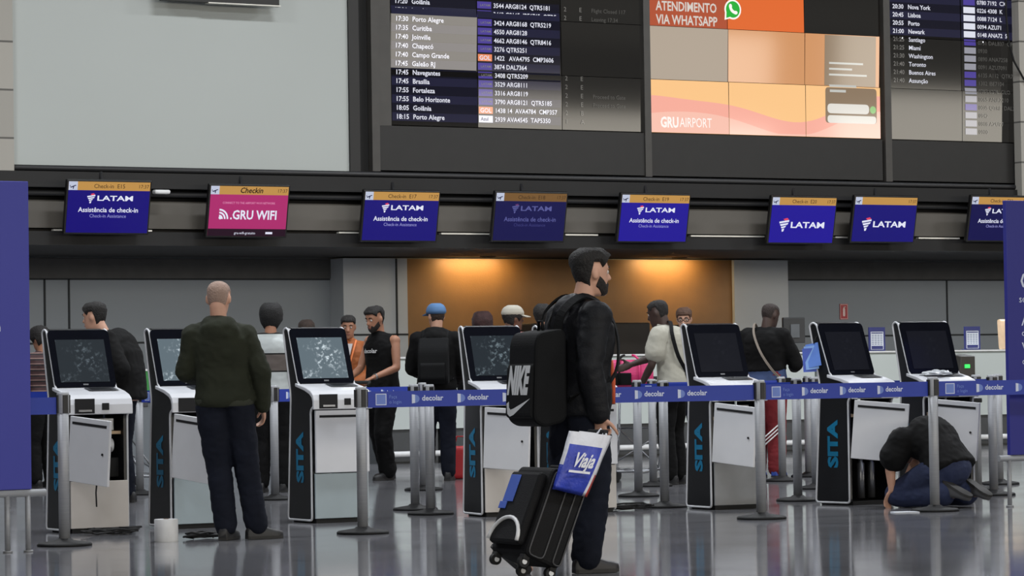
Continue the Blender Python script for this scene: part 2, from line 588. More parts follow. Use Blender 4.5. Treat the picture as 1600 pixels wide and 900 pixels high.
rows = [('17:20', 'Goiânia', 'L', '3544 ARG8124  QTR5181', '2', 'E', 'Flight Closed 117'), ('17:20', 'Londrina', 'L', '3462 G8165  IBE6765  QTR5', '2', 'E', 'Leaving 17:34'),
        ('17:30', 'Porto Alegre', 'L', '3424 ARG8168  QTR5219', '', '', ''), ('17:35', 'Curitiba', 'L', '4550 ARG8128', '', '', ''),
        ('17:40', 'Joinville', 'L', '4662 ARG8146  QTR8416', '', '', ''), ('17:40', 'Chapecó', 'L', '3276 QTR5251', '', '', ''),
        ('17:40', 'Campo Grande', 'G', '1422   AVA4795  CMP3606', '', '', ''), ('17:45', 'Galeão RJ', 'L', '3874 DAL7364', '', '', ''),
        ('17:45', 'Navegantes', 'L', '3408 QTR5209', '2', 'E', ''), ('17:45', 'Brasília', 'L', '3529 ARG8111', '2', 'E', ''),
        ('17:55', 'Fortaleza', 'L', '3316 ARG8119', '2', 'E', 'Proceed to Gate'), ('17:55', 'Belo Horizonte', 'L', '3790 ARG8121  QTR5185', '2', 'E', 'Proceed to Gate'),
        ('18:05', 'Goiânia', 'G', '1438 14  AVA4784  CMP357', '2', 'B', ''), ('18:15', 'Porto Alegre', 'A', '2939 AVA4545  TAP5350', '1', 'A', '')]
RS = 0.1088


def icon(A, u0, v, kind, w=0.2, h=0.086):
    if kind == 'L':
        A.rect(u0, v - h / 2, u0 + w, v + h / 2, m_purple, 2); A.text('LATAM', u0 + w * 0.56, v - 0.014, 0.04, GY, 3, 'C', 0.01, sx=1.15)
    elif kind == 'G':
        A.rect(u0, v - h / 2, u0 + w, v + h / 2, m_gol, 2); A.text('GOL', u0 + w / 2, v - 0.028, 0.078, WH, 3, 'C', 0.02)
    elif kind == 'A':
        A.rect(u0, v - h / 2, u0 + w, v + h / 2, m_azul, 2); A.text('Azul', u0 + w / 2 - 0.02, v - 0.02, 0.06, m_navytx, 3, 'C', 0.015)
    else:
        A.rect(u0, v - h / 2, u0 + w, v + h / 2, lcd('airline_pale', (150, 150, 160)), 2); A.text(kind, u0 + w / 2, v - 0.014, 0.04, m_navytx, 3, 'C')


uL0, uc, ui, uf, ut, ug, us_ = 0.06, L_u(644), L_u(747), L_u(772), L_u(882), L_u(906), L_u(925)
for k, row in enumerate(rows):
    v = 0.108 + (len(rows) - 1 - k) * RS
    A = WL.begin('flight_row')
    m = m_navy2 if k % 2 else m_navy
    A.rect(0.01, v - RS / 2 + 0.002, PW - 0.008, v + RS / 2 - 0.002, m, 1)
    A.rect(PW + 0.008, v - RS / 2 + 0.002, 2 * PW - 0.02, v + RS / 2 - 0.002, m, 1)
    A.text(row[0], uL0, v - 0.028, 0.083, WH, 3, bold=0.018)
    A.text(row[1], uc, v - 0.028, 0.083, WH, 3, bold=0.018)
    icon(A, ui, v, row[2])
    A.text(row[3], uf, v - 0.028, 0.08, WH, 3, bold=0.015, sx=0.95)
    if row[4]:
        A.text(row[4], ut, v - 0.028, 0.08, GY, 3); A.text(row[5], ug, v - 0.028, 0.08, GY, 3)
    if row[6]:
        A.text(row[6], us_, v - 0.028, 0.072, DG, 3)
WL.finish()

# advert wall, middle
x0m = X_at(1015, 150)
WM = Wall('advert_wall', 'orange and pink messaging service advert on the middle display wall', x0m,
          [[(0, 0), (T(0.5), 0), (T(0.8), 0)], [(T(2.8), 0), (T(2.2), 0), (T(2.6), 0)], [(0, 0), (0, 0), (T(0.6), 0)]])
m_or = lcd('advert_orange', (226, 108, 52)); m_ord = lcd('advert_deep_orange', (176, 84, 56))
m_pe = lcd('advert_peach', (208, 148, 100)); m_be = lcd('advert_beige', (118, 100, 82)); m_yel = lcd('advert_apricot', (252, 200, 140)); m_pk = lcd('advert_pink', (248, 176, 158)); m_pk2 = lcd('advert_light_pink', (250, 196, 178))
panel_fill(WM, 2, 0, m_ord); panel_fill(WM, 2, 1, m_or); panel_fill(WM, 2, 2, m_offg)
panel_fill(WM, 1, 0, m_be); panel_fill(WM, 1, 1, m_pe); panel_fill(WM, 1, 2, m_pe)
for c in range(3): panel_fill(WM, 0, c, m_yel)
A = WM.begin('pink_wave')
# soft pink hills along the bottom row
hill = lambda u: 0.36 + 0.15 * math.cos((u - 0.35) * 1.9) - 0.06 * math.sin(u * 3.1)
for c in range(3):
    us = [c * PW + 0.005 + (PW - 0.01) * i / 14 for i in range(15)]
    A.poly([(us[0], 0.006)] + [(us[-1], 0.006)] + [(u, min(PH - 0.01, hill(u))) for u in reversed(us)], m_pk, 1)
    A.poly([(us[0], 0.006)] + [(us[-1], 0.006)] + [(u, max(0.03, hill(u) * 0.62 - 0.05 + 0.06 * math.sin(u * 2.2))) for u in reversed(us)], m_pk2, 2)
WHm = lcd('advert_white', (255, 250, 244)); WHs = lcd('advert_soft_white', (214, 206, 198))
vM = lambda px, py: Z_at(px, py) - 4.13
uM = lambda px: X_at(px, 100) - x0m
A = WM.begin('advert_heading')
A.text('ATENDIMENTO', uM(1026), vM(1075, 18), 0.17, WHs, 3, bold=0.02, width=uM(1121) - uM(1026))
A.text('VIA WHATSAPP', uM(1026), vM(1075, 39), 0.17, WHs, 3, bold=0.02, width=uM(1122) - uM(1026))
gx, gz = uM(1146), vM(1146, 15)
m_wg = lcd('chat_green', (44, 178, 62))
A = WM.begin('chat_emblem')
A.ngon(gx, gz, 0.13, 0.13, WHm, 3); A.poly([(gx - 0.13, gz - 0.14), (gx - 0.12, gz - 0.02), (gx - 0.02, gz - 0.11)], WHm, 3)
A.ngon(gx, gz, 0.108, 0.108, m_wg, 4); A.poly([(gx - 0.105, gz - 0.115), (gx - 0.10, gz - 0.02), (gx - 0.02, gz - 0.09)], m_wg, 4)
# handset in the green bubble
A.ngon(gx + 0.045, gz + 0.045, 0.105, 0.105, WHm, 5, a0=PI * 1.03, a1=PI * 1.47, n=10, inner=0.62)
A.ngon(gx - 0.038, gz + 0.042, 0.024, 0.03, WHm, 5, n=12); A.ngon(gx + 0.042, gz - 0.04, 0.03, 0.024, WHm, 5, n=12)
A = WM.begin('airport_name')
A.text('GRU', uM(1030), vM(1056, 199), 0.185, WHm, 4, bold=0.035, width=uM(1058) - uM(1030))
A.text('AIRPORT', uM(1060), vM(1085, 199), 0.175, WHm, 4, bold=0.0, width=uM(1108) - uM(1058))
# phone mock-up at the right of the advert
m_ph = lcd('phone_grey', (140, 120, 98)); m_chat = lcd('phone_bubble', (226, 222, 214)); m_chatg = lcd('phone_green', (150, 200, 130)); m_phl = lcd('phone_line', (196, 196, 190))
A = WM.begin('phone_picture')
A.rrect(uM(1288), vM(1330, 193), uM(1368), PH - 0.02, 0.05, m_ph, 3)
A.rect(uM(1288), PH + 0.006, uM(1368), 2 * PH - 0.012, m_ph, 3)
A.rrect(uM(1291), vM(1330, 193), uM(1367), vM(1330, 181), 0.05, m_chat, 4)
A.rrect(uM(1291), vM(1330, 178), uM(1356), vM(1330, 163), 0.06, m_chat, 4)
A.ngon(uM(1362), vM(1362, 172), 0.05, 0.05, m_chatg, 4)
for k in range(5):
    A.rect(uM(1295), vM(1300, 144 - k * 8) if k < 2 else vM(1300, 136 - k * 9), uM(1320 + (k * 17) % 40), vM(1300, 140 - k * 8) if k < 2 else vM(1300, 133 - k * 9), m_phl, 4)
WM.finish()

# international wall, right
x0r = X_at(1390, 150)
WR = Wall('departure_board', 'right departures display wall listing Lisboa, Miami and other international flights', x0r,
          [[(T(1.25), 0), (T(1.25), 0), (T(1.0), 0)], [(T(1.3), 0), (T(1.15), 0), (T(1.0), 0)], [(0, 0), (0, 0), (0, 0)]])
for r in range(3):
    for c in range(3):
        panel_fill(WR, r, c, m_offg if r < 2 else m_off)
uR = lambda px: X_at(px, 70) - x0r
rrows = [('20:30', 'Paris', '0780 7192  CX', 1), ('20:30', 'Nova York', '0226 4308  K', 1), ('20:45', 'Lisboa', '0088 7124  L', 1), ('20:55', 'Porto', '0094 AZU71', 1), ('21:00', 'Newark', '0148 ANA72  5', 1),
         ('21:25', 'Santiago', '0751 DAL837  QFA', 0), ('21:25', 'Miami', '0930', 0), ('21:30', 'Washington', '0890 ANA7258', 0), ('21:40', 'Toronto', '0091 AZU7091', 0),
         ('21:40', 'Buenos Aires', '6135 A112  QTR7271', 0), ('21:40', 'Assunção', '1302 IBE7104', 0), ('', '', '0797 6278  GLO', 0), ('', '', '0065 ANA7210', 0), ('', '', '0035 QTR8  DAL74', 0), ('', '', '0942', 0), ('', '', '0808 AZU77', 0), ('', '', '0900', 0)]
for k, (tm, city, fl, on) in enumerate(rrows):
    v = (4.926 - 4.13) + (10 - k) * 0.110
    A = WR.begin('flight_row')
    mt = WH if on else (GY if k < 11 else DG)
    if k == 0: city = tm = ''
    if on:
        for a, b in ((0.01, PW - 0.008), (PW + 0.008, 2 * PW - 0.01)):
            A.rect(a, v - 0.054, b, v + 0.054, m_navy if k % 2 else m_navy2, 1)
    if tm:
        A.text(tm, uR(1395), v - 0.028, 0.083, mt, 3, bold=0.018 if on else 0.01)
        A.text(city, uR(1419), v - 0.028, 0.083, WH if k < 11 else mt, 3, bold=0.018 if on else 0.008)
    A.rect(uR(1506), v - 0.042, uR(1524), v + 0.042, m_purple if k in (0, 5, 9, 10, 13) else (m_azul if on else lcd('airline_pale', (150, 150, 160))), 2)
    A.text(fl, uR(1527), v - 0.028, 0.08, WH if on else DG, 3, bold=0.012 if on else 0)
WR.finish()
# grey uprights between the walls
for a, b in ((578, 590), (1004, 1014), (1379, 1389)):
    trim(bx(X_at(a, 150), X_at(b, 150), WY - 0.05, WY + 0.3, 3.56, 8), m_post_grey)
trim(bx(X_at(590, 150), X_at(610, 150), WY - 0.02, WY + 0.3, 4.12, 8), m_post_grey)
# loose cable looping down at the right end
bm = bmesh.new()
pts = [onY(a, b, 34.16) for a, b in ((1571, -20), (1572, 20), (1575, 60), (1584, 95), (1600, 124), (1625, 140))]
tube(bm, pts, 0.014, 8)
tag(obj('cable', bm, m_black, smooth=True), 'loose black cable looping across the right departures display', 'cable')

# ---------------------------------------------------------------- hanging check-in monitors
m_mon = mat('monitor_casing', (14, 14, 15), 0.4)
m_gold = lcd('header_gold', (192, 144, 74), 0.95, 0.25); m_goldd = lcd('header_gold_dim', (120, 86, 44), 0.9, 0.25)
m_ink = lcd('header_ink', (70, 46, 16), 0.8, 0.3)
m_sky = lcd('plane_tile', (196, 204, 226), 0.9, 0.3)


def plane_icon(A, u, v, s, m, lay):
    A.poly([(u - .45 * s, v - .12 * s), (u + .3 * s, v + .18 * s), (u + .48 * s, v + .12 * s), (u + .3 * s, v + .04 * s), (u - .3 * s, v - .22 * s)], m, lay)
    A.poly([(u - .05 * s, v + .02 * s), (u + .14 * s, v + .0 * s), (u + .06 * s, v - .38 * s), (u - .04 * s, v - .38 * s)], m, lay)
    A.poly([(u - .45 * s, v - .08 * s), (u - .36 * s, v - .06 * s), (u - .42 * s, v + .14 * s), (u - .5 * s, v + .14 * s)], m, lay)


def latam_mark(A, u, v, s, mw, mr, lay):
    # folded ribbons stacked like the shape of a continent
    A.poly([(u - .1 * s, v + .42 * s), (u + .25 * s, v + .52 * s), (u + .42 * s, v + .4 * s), (u + .08 * s, v + .3 * s)], mr, lay)
    A.poly([(u - .45 * s, v + .22 * s), (u + .45 * s, v + .36 * s), (u + .45 * s, v + .22 * s), (u - .42 * s, v + .08 * s)], mw, lay)
    A.poly([(u - .38 * s, v + .02 * s), (u + .4 * s, v + .14 * s), (u + .32 * s, v + .0 * s), (u - .28 * s, v - .12 * s)], mw, lay)
    A.poly([(u - .26 * s, v - .18 * s), (u + .22 * s, v - .08 * s), (u + .12 * s, v - .22 * s), (u - .2 * s, v - .3 * s)], mw, lay)
    A.poly([(u - .18 * s, v - .36 * s), (u + .06 * s, v - .3 * s), (u + .0 * s, v - .52 * s), (u - .14 * s, v - .56 * s)], mw, lay)


def monitor(px, py, kind, blue, label, desk='', dim=False, tilt=12, y=34.1):
    p = onY(px, py, y)
    t = thing('check_in_monitor', label, 'monitor', (p.x, y, p.z), group='check-in monitors hung under the beam')
    W, H = 1.05, 0.635
    R = Matrix.Rotation(math.radians(tilt), 3, 'X')
    bm = bmesh.new(); box(bm, R @ V((0, 0.03, 0)), (W, 0.06, H), R)
    obj('casing', bm, m_mon, t, bevel=0.012)
    bm = bmesh.new(); tube(bm, [(0, 0.06, 0.1), (0, 0.16, 0.25), (0, 0.21, 0.42)], 0.02, 8)
    obj('bracket', bm, m_pipe, t)
    A = Art()
    hx, hz = W / 2 - 0.022, H / 2 - 0.022
    hd = 0.1
    gold = m_goldd if dim else m_gold
    A.rect(-hx, -hz, hx, hz - hd, blue, 0)
    A.rect(-hx, hz - hd, hx, hz, gold, 0)
    A.rect(-hx, hz - hd, -hx + 0.11, hz, m_sky, 1)
    plane_icon(A, -hx + 0.055, hz - 0.055, 0.085, lcd('plane_ink', (40, 40, 70)), 2)
    A.text('17:37', hx - 0.015, hz - 0.07, 0.06, m_ink, 1, 'R')
    wt = lcd('mon_dim', (88, 90, 150)) if dim else lcd('mon_white', (226, 228, 246))
    w2 = lcd('mon_dim2', (62, 62, 120)) if dim else lcd('mon_pale', (150, 150, 212))
    rd = lcd('mon_red_dim', (104, 60, 110)) if dim else lcd('mon_red', (226, 70, 96))
    if kind == 'assist':
        A.text('Check-in  ' + desk, 0.0, hz - 0.073, 0.068, m_ink, 1, 'C', 0.005)
        latam_mark(A, -0.22, 0.105, 0.11, wt, rd, 2)
        A.text('LATAM', -0.15, 0.078, 0.082, wt, 2, 'L', 0.022, width=0.44)
        A.text('Assistência de check-in', 0, -0.055, 0.078, wt, 2, 'C', 0.014, width=0.74)
        A.text('Check-in Assistance', 0, -0.118, 0.055, w2, 2, 'C', width=0.45)
    elif kind == 'logo':
        if desk: A.text('Check-in  ' + desk, 0.0, hz - 0.073, 0.068, m_ink, 1, 'C', 0.005)
        latam_mark(A, -0.29, -0.06, 0.17, wt, rd, 2)
        A.text('LATAM', -0.19, -0.1, 0.108, wt, 2, 'L', 0.026, width=0.53)
    else:
        A.text('Checkin', 0.02, hz - 0.078, 0.09, lcd('header_black', (24, 16, 8)), 1, 'C', 0.02, shear=0.2)
        A.text('CONNECT TO THE AIRPORT WI-FI NETWORK', 0, 0.085, 0.036, lcd('wifi_pale', (230, 150, 190)), 2, 'C', width=0.68)
        for k, rr in enumerate((0.05, 0.085, 0.12)):
            A.ngon(-0.375, -0.095, rr, rr, wt, 2, 0, PI / 2, 10, inner=1 - 0.02 / rr if k else 0.55)
        A.ngon(-0.36, -0.08, 0.02, 0.02, wt, 2, n=10)
        A.text('.GRU WIFI', -0.235, -0.095, 0.15, wt, 2, 'L', 0.022, width=0.6)
        A.rect(-hx, -hz, hx, -hz + 0.085, lcd('wifi_foot', (34, 6, 26)), 1)
        A.text('gru-wifi-gratuito', -0.03, -hz + 0.022, 0.042, wt, 2, 'C')
        A.rect(0.24, -hz + 0.025, 0.33, -hz + 0.05, wt, 2)
    A.build('screen', t, lambda u, v, l: R @ V((u, -0.003 - 0.0015 * l, v)))
    return t


b1 = lcd('blue_deep', (20, 10, 114), 1, 0.2); b2 = lcd('blue_dim', (13, 11, 72), 1, 0.2); b3 = lcd('blue_bright', (30, 17, 146), 1, 0.2); b4 = lcd('blue_mid', (20, 13, 114), 1, 0.2)
monitor(169, 324, 'assist', b1, 'leftmost check-in monitor beside the left blue banner, desk E15', 'E15')
monitor(388, 330, 'wifi', lcd('wifi_magenta', (170, 42, 106), 1, 0.2), 'magenta monitor advertising airport wifi under a gold Checkin header')
monitor(626, 338, 'assist', b1, 'blue check-in assistance monitor for desk E17, left of the dim one', 'E17')
monitor(828, 339, 'assist', b2, 'dimmest blue check-in monitor, desk E18, left of the walking man', 'E18', dim=True)
monitor(1022, 341, 'assist', b3, 'bright blue check-in assistance monitor for desk E19', 'E19')
monitor(1254, 344, 'logo', b3, 'bright blue monitor with only the airline logo, desk E20', 'E20')
monitor(1382, 343, 'logo', b4, 'blue monitor with airline logo and a blank gold header', '')
monitor(1562, 342, 'assist', b2, 'blue check-in monitor half hidden by the right blue banner', 'E22')
# small white sensor bars on the beam
for px, py, ww, lab in ((252, 300, 0.2, 'short white lamp fitting on the beam beside the leftmost monitor'),):
    p = onY(px, py, 34.25)
    bm = bmesh.new(); bx(p.x - ww / 2, p.x + ww / 2, 34.20, 34.30, p.z - 0.025, p.z + 0.025, bm)
    tag(obj('lamp_fitting', bm, mat('white_plastic', (214, 215, 216), 0.4), bevel=0.02), lab, 'lamp')

# ================================================================= CHECK-IN DESKS
m_desk = mat('desk_white', (186, 194, 192), 0.45, var=0.02, scale=1.0)
m_plinth = mat('desk_plinth', (66, 68, 70), 0.6)
m_steel = mat('brushed_steel', (152, 154, 158), 0.5, 0.25, var=0.06, scale=3, stretch=(1, 1, 40))
m_rub = mat('black_rubber', (20, 20, 21), 0.75)
m_wpl = mat('white_plastic', (214, 215, 216), 0.4)


def desk(px, py, width, label, rail=True, h=1.285):
    p = onY(px, py, 34.6)
    t = thing('check_in_desk', label, 'desk', (p.x, 34.6, 0), group=None)
    bm = bmesh.new(); prism(bm, [(0.0, 0.42), (0.0, h - 0.03), (0.02, h - 0.005), (0.05, h), (0.62, h), (0.62, 0.42)], 0, width)
    obj('front_panel', bm, m_desk, t)
    obj('plinth', bx(0.02, width - 0.02, 0.03, 0.62, 0.0, 0.42), m_plinth, t)
    obj('worktop', bx(-0.01, width + 0.01, -0.02, 0.64, h, h + 0.022), m_wpl, t)
    if rail:
        bm = bmesh.new(); tube(bm, [(0.03, -0.08, 0.12), (width - 0.03, -0.08, 0.12)], 0.035, 12)
        for xx in (0.08, width - 0.08): tube(bm, [(xx, -0.08, 0.12), (xx, 0.03, 0.12)], 0.02, 8)
        obj('foot_rail', bm, m_wpl, t, smooth=True, auto=40)
    return t


desk(600, 640, 0.78, 'white check-in desk between the sleeveless-shirt man and the blue cap man')
desk(690, 640, 2.2, 'white check-in desk under the left warm downlight')
desk(955, 640, 1.5, 'pale check-in desk behind the pink travel bag')
desk(1150, 640, 1.26, 'white check-in desk in front of the bald man in black')
desk(1279, 640, 1.55, 'white check-in desk under the red fire sign')
desk(1430, 640, 1.85, 'white check-in desk beside the right blue banner')
# baggage tunnel shrouds: dark low wall in front of the bronze panel
p = onY(832, 505, 36.9); q = onY(1016, 505, 36.9)
bm = bx(p.x, q.x, 36.9, 37.4, 0, 1.75); t = None
tag(obj('tunnel_hood', bm, mat('dark_brown_hood', (40, 33, 28), 0.6), bevel=0.02), 'dark brown low partition standing before the bronze panel', 'partition')
p = onY(1070, 505, 36.9); q = onY(1150, 505, 36.9)
tag(obj('tunnel_hood', bx(p.x, q.x, 36.95, 37.4, 0, 1.72), MC['dark_brown_hood'], bevel=0.02), 'short dark brown partition right of the man in white shirt', 'partition')

# computer monitor on the desk, seen from behind
p = onY(1240, 527, 34.85)
t = thing('computer_monitor', 'black computer monitor seen from behind on the white desk beside the bald man', 'monitor', (p.x, 34.85, 1.307), rz=T(-8))
obj('housing', bx(-0.16, 0.16, -0.03, 0.03, 0.12, 0.46), mat('monitor_grey', (44, 45, 47), 0.5), t, bevel=0.012)
obj('rear_plate', bx(-0.06, 0.07, -0.045, -0.031, 0.19, 0.37), mat('monitor_plate', (88, 92, 96), 0.5), t, bevel=0.005)
bm = bmesh.new(); box(bm, (0, 0.05, 0.1), (0.06, 0.03, 0.2)); box(bm, (0, 0.03, 0.01), (0.22, 0.16, 0.02))
obj('stand', bm, m_pipe, t, bevel=0.004)
# framed notices on desks
m_notice = mat('notice_blue', (28, 38, 104), 0.4); m_paper = mat('paper', (206, 210, 218), 0.7, var=0.03); m_print = mat('print_grey', (128, 136, 156), 0.7)
for px, lab in ((1370, 'blue framed white notice on the desk right of the fire sign'), (1519, 'blue framed white notice on the desk beside the green lamp machine')):
    p = onY(px, 533, 34.75)
    t = thing('notice_stand', lab, 'sign', (p.x, 34.75, 1.307), group='framed notices on the desks')
    bm = bmesh.new(); box(bm, (0, 0, 0.16), (0.27, 0.014, 0.32)); box(bm, (0, 0.03, 0.006), (0.24, 0.1, 0.012))
    obj('frame', bm, m_notice, t)
    A = Art(); A.rect(-0.105, 0.02, 0.105, 0.26, m_paper, 0)
    A.rect(-0.095, 0.235, 0.095, 0.25, m_notice, 1); A.rect(-0.095, 0.025, 0.095, 0.07, m_notice, 1)
    for i in range(4):
        for j in range(6): A.rect(-0.09 + i * 0.047, 0.085 + j * 0.024, -0.055 + i * 0.047, 0.098 + j * 0.024, m_print, 1)
    A.build('sheet', t, lambda u, v, l: V((u, -0.0085 - 0.001 * l, v)))
# fire sign on the wall
p = onY(1318, 487, BY)
t = thing('fire_sign', 'small red fire extinguisher sign high on the grey back wall', 'sign', (p.x, BY - 0.012, p.z))
obj('plate', bx(-0.072, 0.072, 0, 0.011, -0.115, 0.115), mat('sign_red', (168, 30, 34), 0.45), t)
A = Art(); mi = mat('sign_white', (224, 196, 190), 0.5)
for a in ((-.066, -.108, .066, -.102), (-.066, .102, .066, .108), (-.066, -.102, -.06, .102), (.06, -.102, .066, .102)): A.rect(*a, mi, 0)
A.rrect(-.02, -.07, .02, .05, .018, mi, 0); A.rect(-.012, .05, .012, .075, mi, 0); A.rect(-.012, .065, .03, .078, mi, 0)
A.build('pictogram', t, lambda u, v, l: V((u, -0.001, v)))
# bag tag printer with a green lamp
p = onY(1506, 600, 34.15)
t = thing('scale_column', 'dark sloped machine with a glowing green lamp at the right desk', 'machine', (p.x, 34.15, 0))
bm = bmesh.new(); prism(bm, [(0, 0.0), (0, 1.22), (0.22, 1.25), (0.3, 1.2), (0.34, 0.0)], -0.2, 0.2)
for v_ in bm.verts:
    if v_.co.x < 0 and v_.co.z > 1.1: v_.co.x += 0.16
obj('housing', bm, mat('machine_brown', (52, 48, 44), 0.5), t, bevel=0.012)
obj('lamp', bx(0.02, 0.1, -0.012, 0.0, 1.06, 1.11), lcd('green_lamp', (40, 232, 90), 1.6, 0.3), t)
# seat back at the far right desk
p = onY(1573, 527, 35.0)
bm = bmesh.new(); prism(bm, rounded([(-0.04, 0.0), (0.05, 0.0), (0.08, 0.42), (-0.0, 0.42)], 0.04), -0.1, 0.22)
o = obj('seat_back', bm, mat('beige_leather', (196, 166, 136), 0.5), smooth=True, auto=40); o.location = (p.x, 35.0, 1.307)
o.name = 'paper_bag'; tag(o, 'beige paper bag on the desk, cut off by the right blue banner', 'bag')

# ================================================================= KIOSKS
m_kb = mat('kiosk_black', (17, 18, 21), 0.35)
m_kw = mat('kiosk_white', (205, 207, 212), 0.32, var=0.02)
m_kdoor = mat('kiosk_door_grey', (212, 213, 216), 0.4, var=0.02)
m_klow = mat('kiosk_lower_grey', (150, 164, 170), 0.3, var=0.03)
m_kbei = mat('kiosk_lower_beige', (186, 181, 176), 0.35, var=0.04)
m_trim = mat('kiosk_edge', (200, 202, 206), 0.35)
m_cyan = mat('cyan_lettering', (8, 108, 146), 0.4)
m_in = mat('kiosk_inside', (16, 16, 18), 0.8)
m_metal = mat('bare_metal', (140, 142, 146), 0.35, 0.8)
m_wood = mat('cream_tray', (190, 164, 130), 0.6)


def speckled(name, col, spec, amt, k=1.0):
    """Idle screen glass: grey glow for the mirrored ceiling, with dried smears and dust."""
    if name in MC: return MC[name]
    m = bpy.data.materials.new(name); m.use_nodes = True
    nt = m.node_tree; b = nt.nodes['Principled BSDF']
    tc = nt.nodes.new('ShaderNodeTexCoord')
    n = nt.nodes.new('ShaderNodeTexNoise'); n.inputs['Scale'].default_value = 42; n.inputs['Detail'].default_value = 2
    nz = nt.nodes.new('ShaderNodeTexNoise'); nz.inputs['Scale'].default_value = 7; nz.inputs['Detail'].default_value = 5
    nt.links.new(tc.outputs['Object'], n.inputs['Vector']); nt.links.new(tc.outputs['Object'], nz.inputs['Vector'])
    mr = nt.nodes.new('ShaderNodeMapRange'); mr.inputs['From Min'].default_value = 0.52; mr.inputs['From Max'].default_value = 0.74
    nt.links.new(n.outputs['Fac'], mr.inputs['Value'])
    mr2 = nt.nodes.new('ShaderNodeMapRange'); mr2.inputs['From Min'].default_value = 0.42; mr2.inputs['From Max'].default_value = 0.66
    nt.links.new(nz.outputs['Fac'], mr2.inputs['Value'])
    mu = nt.nodes.new('ShaderNodeMath'); mu.operation = 'MULTIPLY'; nt.links.new(mr.outputs[0], mu.inputs[0]); nt.links.new(mr2.outputs[0], mu.inputs[1])
    mu2 = nt.nodes.new('ShaderNodeMath'); mu2.operation = 'MULTIPLY'; mu2.inputs[1].default_value = amt; nt.links.new(mu.outputs[0], mu2.inputs[0])
    mx = nt.nodes.new('ShaderNodeMixRGB'); mx.inputs[1].default_value = rgb(10, 11, 13); mx.inputs[2].default_value = rgb(*spec)
    nt.links.new(mu2.outputs[0], mx.inputs[0]); nt.links.new(mx.outputs[0], b.inputs['Base Color'])
    b.inputs['Roughness'].default_value = 0.15
    b.inputs['Emission Color'].default_value = rgb(*col); b.inputs['Emission Strength'].default_value = k  # even emission stands in for the ceiling reflected in the glass
    MC[name] = m
    return m


KW, KD = 0.465, 0.40      # width, depth of the column
KH = 1.468


